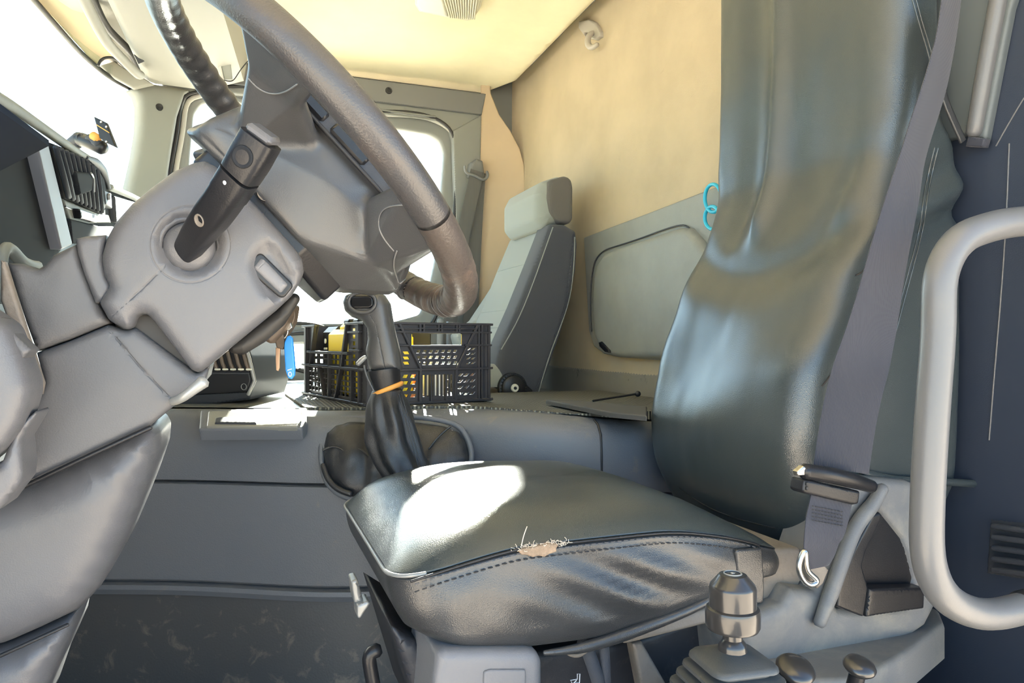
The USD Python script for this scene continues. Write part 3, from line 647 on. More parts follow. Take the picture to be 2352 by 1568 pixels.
# lower seat base: box, dark carrier, cables, loop
DS.add('air_control_box', pillow(YP(.775), [(1004, 1500), (1030, 1494), (1215, 1494), (1238, 1500), (1249, 1520), (1249, 1660), (990, 1660), (998, 1560)], .12, .012, .012, round=.008), M['seat_box'], label='grey plastic box under the cushion')
b = len(DS.parts) - 1
DS.add('switch_cover', pillow(YP(.772), [(1112, 1543), (1126, 1538), (1208, 1538), (1210, 1660), (1108, 1660)], .006, .002, .008, round=.002), M['seat_box'], sub=b)
DS.add('carrier', pillow(YP(.86), [(900, 1440), (1000, 1500), (1250, 1500), (1440, 1475), (1650, 1402), (1700, 1420), (1700, 1720), (985, 1720)], .22, .01, .02), M['dark_base'], label='dark seat carrier')
DS.add('bellows_post', pillow(YP(.83), [(1455, 1480), (1476, 1474), (1530, 1568), (1545, 1660), (1490, 1660)], .02, .004, .01), M['trim_worn'])
for pts, r in ((((1340, 1470), (1352, 1500), (1368, 1545), (1385, 1600)), .0085), (((1386, 1470), (1389, 1510), (1391, 1560), (1392, 1610)), .0065)):
    DS.add('cable_sleeve', tube([YP(.815).at(p) for p in pts], r, 12, smooth=20), M['seat_side'], True, label='ribbed grey cable sleeve')
DS.add('tie_strap', tube([YP(.80).at(p) for p in ((1300, 1494), (1312, 1502), (1330, 1503), (1345, 1494))], .003, 8, smooth=14), M['trim_worn'], True)
DS.add('loop_handle', tube([YP(.9).at(p) for p in ((868, 1492), (852, 1500), (850, 1530), (862, 1590), (880, 1640))], .0085, 12, smooth=24), M['black_plastic'], True, label='black loop handle at the seat front')
mk = YP(.8385)
def marks(strokes, r): return join(*[tube([mk.at(p) for p in s], r, 5) for s in strokes])
DS.add('white_marking', marks([[(1322, 1568), (1331, 1567), (1332, 1547), (1326, 1547), (1326, 1559), (1310, 1562), (1316, 1570)], [(1318, 1568), (1324, 1562)]], .0007), M['white_mark'], label='white outlined marking on the carrier')
DS.add('white_marking', marks([[(1556, 1554), (1572, 1554)], [(1559, 1554), (1559, 1570)]], .0008), M['white_mark'])
DS.done()
# passenger-side buckle of the driver seat
t = Thing('belt_buckle', 'black seat belt buckle with red button wedged behind the driver cushion', 'buckle')
kp = YP(1.27)
t.add('housing', pillow(kp, [(1382, 1095), (1416, 1068), (1436, 1065), (1462, 1108), (1448, 1125), (1400, 1125)], .03, .004, .006, round=.003), M['black_plastic'])
t.add('press_button', pillow(kp.off(.002), [(1388, 1090), (1422, 1064), (1434, 1066), (1398, 1094)], .02, .002, .004), M['red_latch'], label='red release button')
t.done()
t = Thing('backrest_hinge_cover', 'grey hinge cover between the driver cushion and backrest on the far side', 'cover')
t.add('cover', pillow(YP(1.262), [(1456, 1110), (1458, 1072), (1476, 1035), (1492, 1018), (1500, 1060), (1490, 1112)], .015, .003, .008, round=.003), M['bracket_plastic'])
t.add('cord', tube([YP(1.255).at(p) for p in ((1494, 1050), (1480, 1085), (1470, 1118))], .004, 8, smooth=14), M['black_plastic'], True)
t.done()
# ================================================================ STEERING WHEEL
CW = np.array([.08, .898, 1.0176]); TW = math.radians(45.36)
WU = np.array([math.cos(TW), 0, -math.sin(TW)]); WV = np.array([0, 1.0, 0]); WN = np.array([math.sin(TW), 0, math.cos(TW)])
def W(a, b, c): return CW + WU * a + WV * b + WN * c
def wm(m):
    v, f = flatten(m); return CW + v[:, :1] * WU + v[:, 1:2] * WV + v[:, 2:3] * WN, f if np.dot(np.cross(WU, WV), WN) > 0 else f[:, ::-1]
RW = .235
th = np.linspace(0, 2 * np.pi, 360, endpoint=False); nr = 26; ph = np.arange(nr) / nr * 2 * np.pi
def deg(t, c, w): d = (np.degrees(t) - c + 180) % 360 - 180; return np.exp(-(d / w) ** 2)
cr = []
for t0 in th:
    r0 = .0185 + .0012 * deg(t0, 0, 40)
    crumple = deg(t0, 2, 22) + .6 * deg(t0, 120, 45) + .35 * deg(t0, 330, 14)
    r = r0 + .0022 * crumple * np.sin(t0 * 64 + 1.3 * np.sin(ph)) * (.5 + .5 * np.cos(ph - 2.6)) + .0012 * crumple * (meshkit.noise(np.c_[np.full(nr, t0 * 24), np.cos(ph) * 2, np.sin(ph) * 2], 3) - .5)
    rad = RW + r * np.cos(ph); cr.append(np.c_[rad * math.cos(t0), rad * math.sin(t0), r * np.sin(ph)])
SW = Thing('steering_wheel', 'worn dark steering wheel with leather-covered rim, tilted over the driver seat', 'steering wheel')
cr = np.array(cr)
rim = SW.add('rim', wm(loft(cr[28:306])), M['rim_leather'], True)
SW.add('rim_grip', wm(loft(np.concatenate([cr[304:], cr[:30]]))), M['rim_worn'], True, label='brown worn grip section of the rim')
for a0 in (36, 44, 355, 2, 8):
    p = [((RW + .0195 * math.cos(q)) * math.cos(math.radians(a0 + 3 * math.sin(q))), (RW + .0195 * math.cos(q)) * math.sin(math.radians(a0 + 3 * math.sin(q))), .0195 * math.sin(q)) for q in np.linspace(0, 2 * np.pi, 40, endpoint=False)]
    SW.add('cover_seam', wm(tube(p, .0013, 6, closed=True)), M['stitch'] if a0 in (36, 44) else M['rim_leather'], True, sub=rim)
# hub skirt
sec = [(-.078, -.080), (.064, -.085), (.134, -.046), (.142, -.012), (.078, .004), (-.045, .008), (-.062, -.022)]
hubp = [(a, b, c, .010) for a, c in sec for b in (-.078, .078)] + [(a, b, c, .010) for a, c in ((.126, -.083), (.168, -.042), (.160, -.02)) for b in (-.025, .025)] + [(.04, -.086, -.03, .01), (.04, .086, -.03, .01)]
def rimpt(angle, c=0, r=RW): return np.array([r * math.cos(math.radians(angle)), r * math.sin(math.radians(angle)), c])
pieces = []
for sg in (-1, 1):
    f = np.array([1, sg, 1.0])
    r1, r2 = rimpt(245, -.004) * [1, -1, 1] * f, rimpt(263, -.004) * [1, -1, 1] * f
    n1, n2 = np.array([-.078, .150, -.014]) * f, np.array([-.036, .150, -.010]) * f
    pieces.append([(*(r1 * [1, .965, 1]), .010), (*(r2 * [1, .965, 1]), .010), (*n1, .010), (*n2, .010)])
    pieces.append([(*n1, .010), (*n2, .010), (*(np.array([-.064, .086, -.030]) * f), .013), (*(np.array([-.01, .084, -.012]) * f), .012), (*(np.array([-.05, .080, -.055]) * f), .012)])
    pieces.append([(*(np.array([-.092, .05, -.090]) * f), .006), (*(np.array([-.080, .074, -.088]) * f), .008), (*(np.array([-.066, .078, -.05]) * f), .010), (*(np.array([-.03, .076, -.088]) * f), .008), (*(np.array([-.072, .04, -.06]) * f), .010)])
    r1, r2 = rimpt(64, -.004) * f, rimpt(50, -.004) * f
    pieces.append([(*(r1 * [1, .965, 1]), .012), (*(r2 * [1, .965, 1]), .012), (*(np.array([.128, .078, -.045]) * f), .013), (*(np.array([.090, .080, -.012]) * f), .012), (*(np.array([.148, .055, -.035]) * f), .012)])
x, y, z = rimpt(40, -.004); pieces.append([(x, y * .97, z, .014), (.150, .07, -.03, .014), (.155, .05, -.05, .014), (.16, .10, -.02, .012)])
arms = pieces
hub = m3.Manifold.batch_boolean([balls(hubp)] + [balls(a) for a in arms], m3.OpType.Add)
hubi = SW.add('hub_cover', wm(smoothman(hub, .006, 60)), M['wheel_plastic'], True, label='grey moulded hub cover with spokes')
hm_ = SW.parts[hubi][1]
for pts in (((572, 180), (592, 200), (622, 214), (655, 210), (684, 192)), ((952, 470), (876, 490), (872, 520), (886, 552), (905, 575)), ((912, 575), (905, 600), (915, 648)), ((918, 650), (940, 632), (962, 612))):
    q = on_mesh(hm_, pts, 24)
    if len(q) > 6: SW.add('moulded_seam', tube(q, .0009, 6), M['seam_grey'], True, sub=hubi)
# dark underside plate and gap to the column
SW.add('hub_plate', wm(balls([(a, b, c, .006) for c in (-.092, -.110) for a, b in ((-.062, -.066), (-.062, .066), (.07, -.07), (.07, .07), (.122, -.03), (.122, .03))])), M['black_plastic'], sub=hubi)
# airbag pad with button panel
pad = []
for c, k in ((.004, 1.0), (.016, 1.0), (.024, .95), (.028, .85), (.030, .5)):
    pr = rrect(-.075 * k, .100 * k, -.098 * k, .098 * k, .03 * k, 80); pad.append(np.c_[pr, c + 0 * pr[:, 0]])
pi_ = SW.add('horn_pad', wm(loft(np.array(pad))), M['dash_plastic'], 40, label='dark horn pad on the hub')
SW.add('pad_gap', wm(tube(np.c_[rrect(-.077, .102, -.099, .099, .03, 90), np.full(90, .004)], .0022, 8, closed=True)), M['seal_rubber'], True, sub=pi_)
for a0 in (-.055, .005):
    SW.add('button_panel', wm(flatten(rbox((a0 + .02, -.097, .014), (.05, .010, .014), .003))), M['black_plastic'], sub=pi_)
q = YP(.815).at((611, 443))
SW.add('screw_hole', lathe([(0, -.002), (.0075, -.001), (.0085, .0012), (.0095, 0)], q, (0, -1, 0), 20), M['trim_worn'], True, sub=hubi, label='tan plugged screw hole')
SW.done()

# ================================================================ STEERING COLUMN
cy = YP(.80)
SC = Thing('steering_column', 'grey plastic steering column shroud rising to the wheel', 'steering column')
cowl = [(470, 362), (505, 382), (585, 462), (640, 523), (675, 562), (697, 592), (701, 620), (694, 642), (672, 678), (640, 708), (480, 840), (457, 858), (438, 850), (350, 735), (332, 718), (312, 724), (301, 752), (285, 757), (246, 735), (222, 693), (246, 655), (234, 630), (228, 588), (240, 545), (262, 505), (300, 462), (345, 425), (395, 388), (440, 368)]
ringc = [(436 + 92 * math.cos(a), 562 + 88 * math.sin(a)) for a in np.linspace(0, 2 * np.pi, 60)]
rec = [(566, 608), (578, 575), (604, 548), (640, 556), (688, 640), (650, 700), (628, 702), (590, 668)]
recU = Polygon(cy.uvs(rec))
def cowlfn(V):
    d = shapely.distance(shapely.points(V), recU.boundary) * shapely.contains_xy(recU, V[:, 0], V[:, 1])
    h = -.009 * ss(d / .010)
    c0 = cy.uv((436, 562)); r = np.hypot(*(V - c0).T) ; h = h - .010 * ss((.030 - r) / .006)
    # lower left face falls back
    return h
ci = SC.add('cowl', pillow(cy, cowl, .16, .014, .006, bulge=.006, bulge_len=.05, round=.006, fn=cowlfn, grooves=[([(378, 612), (330, 660), (247, 733)], .0016, .0016), (ringc, .0013, .0008)]), M['grey_plastic'], True)
# socket of the stalk
q = cy.off(-.004).at((436, 566))
SC.add('stalk_socket', join(tube([q + (math.cos(a) * np.array([1, 0, 0]) + math.sin(a) * UP) * .028 for a in np.linspace(0, 2 * np.pi, 48, endpoint=False)], .0035, 8, closed=True), lathe([(0, .010), (.018, .008), (.024, .001), (.026, -.008), (.026, -.02)], q, (0, -1, 0), 36)), M['grey_plastic'], True, sub=ci)
# rocker switch
rp = cy.off(-.0025)
fr_ = SC.add('switch_frame', pillow(rp, [(598, 577), (676, 655), (649, 688), (560, 612)], .008, .002, .003, round=.005, ), M['black_plastic'], sub=ci)
SC.add('rocker_switch', pillow(rp.off(.0018), [(602, 588), (664, 653), (645, 676), (580, 614)], .012, .004, .002, bulge=.003, bulge_len=.01, round=.003, grooves=[([(592, 618), (612, 598)], .0008, .0006)]), M['seat_box'], sub=ci, label='grey rocker switch')
# flared collar and lower shrouds
SC.add('collar', pillow(cy.off(-.010), [(171, 547), (195, 541), (242, 538), (236, 590), (242, 630), (258, 655), (240, 692), (217, 696), (191, 628), (176, 580)], .15, .006, .006), M['grey_plastic'], True)
SC.add('upper_shroud', pillow(cy.off(-.016), [(174, 558), (146, 571), (119, 584), (100, 606), (86, 615), (50, 604), (12, 602), (30, 660), (56, 740), (80, 806), (160, 778), (248, 742), (222, 693), (195, 628)], .14, .008, .007, bulge=.004), M['column_plastic'], True)
SC.add('lower_shroud', pillow(cy.off(-.018), [(80, 810), (160, 781), (246, 745), (285, 757), (310, 752), (450, 856), (482, 838), (474, 872), (446, 906), (405, 928), (345, 978), (180, 1055), (43, 1120), (38, 1060), (52, 980), (75, 915), (98, 880)], .13, .008, .007, bulge=.003, grooves=[([(246, 752), (320, 840), (396, 920)], .0015, .0025)]), M['column_plastic'], True)
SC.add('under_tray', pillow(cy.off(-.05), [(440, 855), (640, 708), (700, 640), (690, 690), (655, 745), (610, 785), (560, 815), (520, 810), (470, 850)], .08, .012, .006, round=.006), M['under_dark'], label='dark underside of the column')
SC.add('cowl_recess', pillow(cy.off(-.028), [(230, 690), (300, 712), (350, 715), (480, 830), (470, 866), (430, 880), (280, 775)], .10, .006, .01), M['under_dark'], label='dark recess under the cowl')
SC.add('edge_strip', pillow(cy.off(.004), [(0, 596), (10, 600), (30, 665), (60, 760), (99, 880), (94, 906), (78, 900), (40, 800), (0, 690)], .01, .003, .005), M['trim_worn'], label='worn tan edge strip')
SC.add('adjust_lever', tube([cy.off(q).at(p) for p, q in (((398, 921), -.01), ((420, 912), .004), ((450, 890), .008), ((468, 876), .008))], [.0045, .0045, .005, .0065], 12, smooth=24), M['silver'], True, label='silver adjusting lever')
SC.add('edge_line', tube([cy.off(-.015).at(p) for p in ((43, 1123), (180, 1058), (346, 981))], .0024, 8), M['black_plastic'], True)
# stalk
path = np.array([at_d(428, 578, .735), at_d(462, 528, .712), at_d(500, 478, .69), at_d(532, 432, .675), at_d(560, 388, .665), at_d(600, 318, .655)])
path = spline(path, 60); tg = np.gradient(path, axis=0); tg /= np.linalg.norm(tg, axis=1, keepdims=True)
def stalk(i0, i1, ws, hs, smooth_end=True):
    R = []
    idx = np.linspace(i0, i1, 18).astype(int)
    for k, i in enumerate(idx):
        u = k / (len(idx) - 1); w = np.interp(u, np.linspace(0, 1, len(ws)), ws); h = np.interp(u, np.linspace(0, 1, len(hs)), hs)
        n = -FW - tg[i] * (-FW @ tg[i]); n /= np.linalg.norm(n); s = np.cross(tg[i], n); a = np.arange(28) / 28 * 2 * np.pi
        c, d = np.cos(a), np.sin(a); e = .55
        R.append(path[i] + (np.sign(c) * np.abs(c) ** e * w)[:, None] * s + (np.sign(d) * np.abs(d) ** e * h)[:, None] * n)
    return loft(np.array(R))
st = SC.add('control_stalk', stalk(0, 36, (.012, .0145, .0165, .0165), (.010, .012, .013, .013)), M['black_plastic'], 50, label='black control stalk')
SC.add('stalk_ring', stalk(36, 44, (.017, .0172), (.0135, .0138)), M['black_plastic'], 50, sub=st)
SC.add('stalk_head', stalk(45, 59, (.0172, .018, .0178), (.0138, .0145, .014)), M['black_plastic'], 50, sub=st)
q, n, = path[59] + tg[59] * .001, tg[59]
sn = -FW - n * (-FW @ n); sn /= np.linalg.norm(sn); s2 = np.cross(n, sn)
SC.add('end_button', rbox(q + n * .003, (.027, .021, .009), .003, np.array([s2, sn, n])), M['grey_plastic'], sub=st, label='grey end button')
i = 50; nn_ = -FW - tg[i] * (-FW @ tg[i]); nn_ /= np.linalg.norm(nn_)
SC.add('thumb_dimple', lathe([(0, .0005), (.006, .0008), (.0085, .002), (.0098, .0022), (.0105, 0)], path[52] + nn_ * .0132, nn_, 24), M['dash_dark'], True, sub=st)
i = 24; nn_ = -FW - tg[i] * (-FW @ tg[i]); nn_ /= np.linalg.norm(nn_)
SC.add('screw_hole', lathe([(0, .0003), (.004, .0003), (.005, .0013), (.006, .0013), (.0065, 0)], path[22] + nn_ * .0125, nn_, 20), M['trim_worn'], True, sub=st)
SC.add('stalk_symbol', flatten(lathe([(0, .001), (.002, .001), (.002, 0)], path[42] + nn_ * .0132, nn_, 8)), M['white_mark'], sub=st)
SC.done()
# keys
kp = DP(.90)
t = Thing('key_bunch', 'brown ignition key on a ring with a long blue tag hanging below the column', 'keys')
t.add('ignition_lock', pillow(DP(.885), [(600, 745), (640, 705), (668, 690), (660, 740), (648, 760), (620, 790), (600, 780)], .04, .006, .006, round=.004), M['key_brown'])
t.add('key_head', pillow(kp, [(634, 760), (644, 750), (652, 770), (655, 795), (648, 803), (634, 798), (630, 780)], .008, .002, .002, round=.002), M['key_brown'])
t.add('key_blade', pillow(kp.off(-.003), [(633, 798), (643, 798), (642, 845), (639, 852), (634, 850), (633, 830)], .003, .0005, .002), M['key_blade'], label='coppery key blade')
ringp = [kp.off(-.002).at((648 + 13 * math.cos(a), 758 + 20 * math.sin(a))) for a in np.linspace(0, 2 * np.pi, 30, endpoint=False)]
t.add('key_ring', tube(ringp, .0011, 8, closed=True), M['steel'], True, label='steel ring')
t.add('wire_loop', tube([kp.off(-.006).at(p) for p in ((668, 702), (675, 715), (672, 740), (664, 758))], .0012, 8, smooth=20), M['key_brown'], True)
t.add('clip', pillow(kp.off(.001), [(650, 745), (667, 738), (671, 752), (662, 760), (654, 756)], .006, .001, .002), M['steel'])
tag_ = t.add('name_tag', pillow(kp.off(.004), [(659, 772), (665, 770), (671, 776), (677, 845), (676, 862), (669, 871), (661, 868), (655, 850), (652, 800), (653, 785)], .004, .0014, .002, round=.001), M['blue_tag'], label='blue plastic key tag')
t.add('tag_print', pillow(kp.off(.0047), [(660, 849), (670, 846), (670, 848), (660, 851)], .0004, .0001, .001), M['white_mark'], sub=tag_)
t.add('tag_eyelet', tube([kp.off(.0045).at((666 + 3.2 * math.cos(a), 859 + 5 * math.sin(a))) for a in np.linspace(0, 2 * np.pi, 20, endpoint=False)], .0006, 6, closed=True), M['white_mark'], True, sub=tag_)
t.done()

# ================================================================ DASHBOARD
dx = XP(-.27, 1)
DB = Thing('dashboard', 'dark dashboard with instrument hood and air vent left of the steering column', 'dashboard')
DB.add('body', pillow(XP(-.33, 1), [(.6, .02), (.6, 1.03), (2.66, 1.03), (2.66, .02)], .33, .03, .06, uv=True), M['dash_plastic'])
DB.add('side_face', pillow(dx.off(-.012), [(-220, 330), (0, 334), (84, 320), (100, 350), (144, 575), (90, 640), (-220, 560)], .05, .006, .012), M['dash_dark'], label='dark instrument panel face')
DB.add('hood', loft(np.array([[XP(-.19, 1).at(p) + np.array([o, 0, z]) for o, z in ((0, 0), (-.06, .012), (-.30, .01), (-.30, -.03), (-.05, -.04), (-.0, -.006))] for p in ((-420, 15), (-120, 165), (0, 238), (112, 322))])), M['hood_navy'], 30, label='instrument hood')
top_edge = [(-40, 205), (0, 228), (60, 268), (120, 310), (170, 345), (200, 364)]
DB.add('top_edge', tube([dx.off(-.01).at(p) for p in top_edge], .0075, 10, smooth=40), M['pillar_trim'], True, label='pale dusty top edge of the dash')
DB.add('pale_bar', pillow(dx.off(.004), [(84, 323), (110, 323), (168, 562), (142, 574)], .02, .004, .006, round=.004), M['bar_grey'], label='pale vertical trim bar')
vent = [(116, 330), (160, 346), (200, 365), (224, 384), (240, 410), (246, 440), (242, 480), (232, 492), (152, 456), (144, 440)]
sf = [(112, 324), (205, 360), (232, 384), (250, 420), (300, 446), (330, 470), (310, 545), (170, 560)]
DB.add('centre_panel', pillow(dx.off(-.012), sf, .06, .006, .008), M['dash_dark'])
DB.add('pale_strip', pillow(dx.off(-.004), [(146, 456), (232, 492), (250, 494), (256, 512), (222, 512), (166, 520)], .01, .003, .006), M['pillar_trim'], label='pale strip under the vent')
v = DB.add('vent_frame', pillow(dx, vent, .012, .004, .006, round=.004), M['dash_dark'])
for k in range(9):
    a, b = (128 + k * 12, 338 + k * 5.2 + max(0, k - 6) * 6), (158 + k * 9.5, 452 + k * 4.3)
    DB.add('vent_slat', tube([dx.off(.006).at(a), dx.off(.008).at(((a[0] + b[0]) / 2 + 1, (a[1] + b[1]) / 2)), dx.off(.006).at(b)], .0045, 8, smooth=8), M['dash_plastic'], True, sub=v)
DB.add('vent_knob', pillow(dx.off(.016), [(174, 393), (206, 396), (214, 410), (212, 440), (186, 449), (180, 420)], .014, .005, .006, round=.005), M['dash_dark'], sub=v)
DB.add('knob_edge', tube([dx.off(.016).at(p) for p in ((209, 398), (216, 416), (216, 440))], .002, 8, smooth=10), M['silver'], True, sub=v)
DB.add('top_cover', tube([dx.off(-.004).at(p) for p in ((198, 362), (222, 376), (240, 402), (250, 432))], [.004, .009, .009, .004], 10, smooth=20), M['dash_plastic'], True)
DB.add('switch_block', pillow(dx.off(.008), [(183, 479), (221, 492), (224, 512), (188, 502)], .02, .003, .004, round=.002), M['black_gloss'], label='black switch block')
for k, p in enumerate(((187, 491), (217, 496))):
    DB.add('switch_mark', lathe([(0, .001), (.004, .0008), (.004, 0)], dx.off(.009).at(p), (1, 0, 0), 12), M['silver'])
DB.add('lower_panel', pillow(dx.off(.002), [(162, 502), (232, 520), (262, 520), (258, 552), (168, 560)], .02, .003, .006), M['dash_dark'])
DB.add('panel_line', tube([dx.off(-.004).at(p) for p in ((150, 474), (183, 488))], .0015, 6), M['seal_rubber'])
DB.add('lock_plate', pillow(dx.off(.001), [(240, 436), (256, 444), (258, 480), (244, 470)], .012, .003, .004, round=.003), M['dash_plastic'])
DB.add('lock_cylinder', lathe([(0, .004), (.006, .004), (.008, 0)], dx.off(.002).at((249, 452)), (1, 0, 0), 20), M['silver'])
DB.add('far_ledge', tube([dx.off(-.005).at(p) for p in ((252, 430), (300, 450), (345, 472))], .008, 8), M['pillar_trim'], True)
DB.add('far_recess', pillow(dx.off(.0), [(264, 450), (310, 464), (320, 490), (290, 515), (268, 510)], .012, .003, .005), M['dash_plastic'])
DB.add('cluster_bezel', tube([dx.off(.03).at(p) for p in ((6, 690), (3, 620), (8, 578), (40, 590), (86, 610))], [.006, .006, .007, .007, .006], 10, smooth=40), M['pillar_trim'], True, label='bright bezel arc')
DB.done()
# lower dash next to the column (knee panel) and the near bezel at the frame's left edge
t = Thing('knee_panel', 'large rounded grey lower dash panel beside the footwell', 'panel')
kpn = YP(.86)
t.add('panel', pillow(kpn, [(-200, 1180), (43, 1110), (180, 1050), (345, 972), (362, 1005), (358, 1050), (330, 1130), (302, 1200), (270, 1275), (240, 1335), (212, 1378), (160, 1432), (70, 1475), (0, 1506), (-200, 1560)], .16, .045, .010, round=.008), M['grey_plastic'], True)
t.add('foot_cover', pillow(kpn.off(-.012), [(-200, 1555), (0, 1502), (70, 1470), (158, 1432), (150, 1480), (128, 1530), (105, 1580), (70, 1680), (-200, 1700)], .12, .035, .010), M['grey_plastic'], True)
t.add('seam_line', tube([kpn.off(-.004).at(p) for p in ((0, 1506), (70, 1474), (156, 1434))], .002, 6), M['seal_rubber'], True)
t.done()
t = Thing('dash_end_trim', 'pale grey moulded dash end at the left edge beside the open door', 'trim')
dp_ = YP(.70)
t.add('upper_trim', pillow(dp_, [(-260, 560), (0, 735), (14, 748), (40, 812), (64, 880), (63, 908), (52, 948), (36, 988), (0, 1035), (-260, 1250)], .05, .016, .006, round=.01), M['grey_plastic'], True)
t.add('lower_trim', pillow(dp_.off(-.004), [(-260, 1270), (0, 1068), (18, 1000), (34, 990), (36, 1002), (0, 1062), (-200, 1300)], .04, .006, .006), M['grey_plastic'], True)
t.add('lower_flap', pillow(dp_.off(-.02), [(30, 985), (76, 946), (80, 953), (44, 1012), (50, 1075), (46, 1110), (0, 1170), (-200, 1250), (-200, 1150), (0, 1062)], .05, .008, .006), M['grey_plastic'], True)
t.add('hinge_block', pillow(dp_.off(-.012), [(0, 728), (35, 770), (70, 803), (48, 828), (30, 800), (0, 760)], .03, .004, .005), M['column_plastic'], True)
t.done()
# centre console foot with vent, under the column
t = Thing('console_vent', 'dark angular console end with vent slots standing on the engine cover', 'console')
cp2 = DP(1.62)
t.add('body', pillow(cp2, [(380, 770), (560, 770), (578, 822), (586, 874), (572, 918), (470, 930), (380, 934)], .25, .006, .012), M['dash_plastic'])
t.add('dark_inset', pillow(cp2.off(.003), [(390, 780), (552, 780), (568, 824), (577, 874), (566, 902), (440, 908), (390, 908)], .02, .004, .012), M['black_plastic'])
t.add('edge_trim', tube([cp2.off(.004).at(p) for p in ((561, 785), (572, 822), (585, 874), (570, 906))], .004, 8), M['silver'], True)
for k in range(5):
    x = 478 + k * 18
    t.add('vent_slat', tube([cp2.off(.006).at((x + 6, 800)), cp2.off(.007).at((x + 16, 836)), cp2.off(.004).at((x + 22, 849))], .0045, 8), M['key_brown'], True)
    t.add('slat_tip', tube([cp2.off(.010).at((x + 16, 848)), cp2.off(.010).at((x + 27, 848))], .0022, 8), M['pale'], True)
t.add('slot_edge', tube([cp2.off(.004).at((482, 857)), cp2.off(.004).at((572, 857))], .0025, 8), M['dash_plastic'], True)
t.add('round_emblem', tube([cp2.off(.0045).at((560 + 6 * math.cos(a), 888 + 7 * math.sin(a))) for a in np.linspace(0, 2 * np.pi, 24, endpoint=False)], .0008, 6, closed=True), M['silver'], True)
t.done()
# ================================================================ OVERHEAD: console, visor, grab bar
def bridge(pa, ya, pb, yb, n=12, smooth=30):
    A, B = np.array([YP(ya).at(p) for p in pa]), np.array([YP(yb).at(p) for p in pb])
    return loft(np.array([A + (B - A) * k for k in np.linspace(0, 1, n)]))
OC = Thing('overhead_console', 'pale grey-beige overhead shelf above the windshield', 'overhead console')
fa = [(331, 178), (345, 188), (356, 192), (447, 204), (520, 196), (560, 186), (580, 60), (330, 60)]
nb_ = [(205, -90), (212, -84), (224, -82), (330, -70), (400, -72), (480, -78), (500, -200), (205, -200)]
def ext(k): return None
OC.add('shell', bridge(fa, 2.66, nb_, 1.55), M['overhead_trim'], 40)
OC.add('shell_extension', bridge(nb_, 1.55, [(x - 560, y - 900) for x, y in nb_], .75), M['overhead_trim'], 40)
oc = Plane(YP(2.3).at((420, 100)), (.25, -.45, -.85))
OC.add('dark_groove', tube([oc.off(.004).at(p) for p in ((440, -30), (452, 8), (468, 68), (490, 146))], .006, 8, smooth=20), M['seal_rubber'], True)
OC.add('groove_lip', tube([oc.off(.006).at(p) for p in ((470, -30), (478, 8), (492, 90), (512, 182))], .004, 8, smooth=20), M['light_seal'], True)
OC.add('light_panel', pillow(oc.off(.004), [(484, -20), (512, -20), (535, 184), (515, 184), (498, 100)], .01, .003, .01), M['pillar_trim'])
OC.add('tray_line', tube([oc.off(.006).at(p) for p in ((514, 184), (532, 186), (545, 172), (575, 134))], .0018, 6, smooth=20), M['seal_rubber'], True)
OC.add('latch', pillow(oc.off(.006), [(308, 128), (326, 130), (332, 142), (318, 148)], .008, .002, .004), M['dash_plastic'])
OC.add('rubber_strip', tube([at_d(a, b, d) for a, b, d in ((170, -90, 1.62), (212, -5, 1.78), (252, 70, 1.98), (300, 120, 2.16), (318, 160, 2.3))], .010, 10, smooth=40), M['seal_rubber'], True)
OC.done()
SV = Thing('sun_visor', 'cream folded sun visor along the top of the windshield', 'visor')
SV.add('board', bridge([(222, 152), (236, 138), (268, 134), (262, 124), (226, 128)], 2.58, [(78, -10), (96, -14), (175, -10), (172, -22), (80, -20)], 2.16), M['visor_fabric'], 40)
SV.add('board_extension', bridge([(78, -10), (96, -14), (175, -10), (172, -22), (80, -20)], 2.16, [(-160, -250), (-130, -255), (0, -245), (0, -265), (-150, -265)], 1.6), M['visor_fabric'], 40)
SV.add('hinge_wire', tube([YP(2.5).at(p) for p in ((226, 150), (232, 138), (262, 134), (282, 150), (300, 162))], .004, 8, smooth=30), M['seal_rubber'], True)
SV.add('end_pocket', pillow(YP(2.60), [(228, 150), (262, 140), (300, 165), (332, 180), (352, 192), (306, 202), (262, 178)], .02, .005, .012), M['overhead_trim'])
SV.done()
single('grab_bar', 'pale grab bar running below the overhead shelf', 'grab bar', tube([at_d(a, b, d * .955) for a, b, d in ((150, -80, 1.5), (184, -20, 1.65), (216, 45, 1.8), (248, 100, 1.95), (284, 138, 2.1), (312, 166, 2.2), (322, 172, 2.3))], .013, 14, smooth=60), M['overhead_trim'], True)
# camera mount on the windshield
mp = DP(1.72)
t = Thing('phone_mount', 'black phone mount with an orange-lined clamp plate on the windshield', 'phone mount')
t.add('suction_arm', tube([at_d(160, 338, 1.75), at_d(184, 318, 1.72)], .016, 14), M['dash_plastic'], True)
t.add('joint', tube([at_d(186, 320, 1.72), at_d(215, 330, 1.7), at_d(236, 340, 1.7)], .016, 14), M['black_plastic'], True)
t.add('joint_ring', tube([mp.off(.018).at((184 + 7 * math.cos(a), 314 + 7 * math.sin(a))) for a in np.linspace(0, 2 * np.pi, 24, endpoint=False)], .0015, 6, closed=True), M['seal_rubber'], True)
t.add('swivel', tube([at_d(205, 318, 1.7), at_d(226, 330, 1.69)], .011, 12), M['dash_plastic'], True)
t.add('orange_collar', tube([at_d(214, 312, 1.69), at_d(224, 318, 1.685)], .010, 12), M['orange'], True, label='orange collar')
pl = t.add('clamp_plate', pillow(DP(1.68), [(215, 267), (243, 281), (266, 338), (240, 326), (228, 316)], .010, .002, .006), M['black_plastic'])
t.add('orange_strip', pillow(DP(1.679).off(.0005), [(221, 285), (250, 303), (251, 306), (222, 288)], .001, .0002, .003), M['orange'], sub=pl)
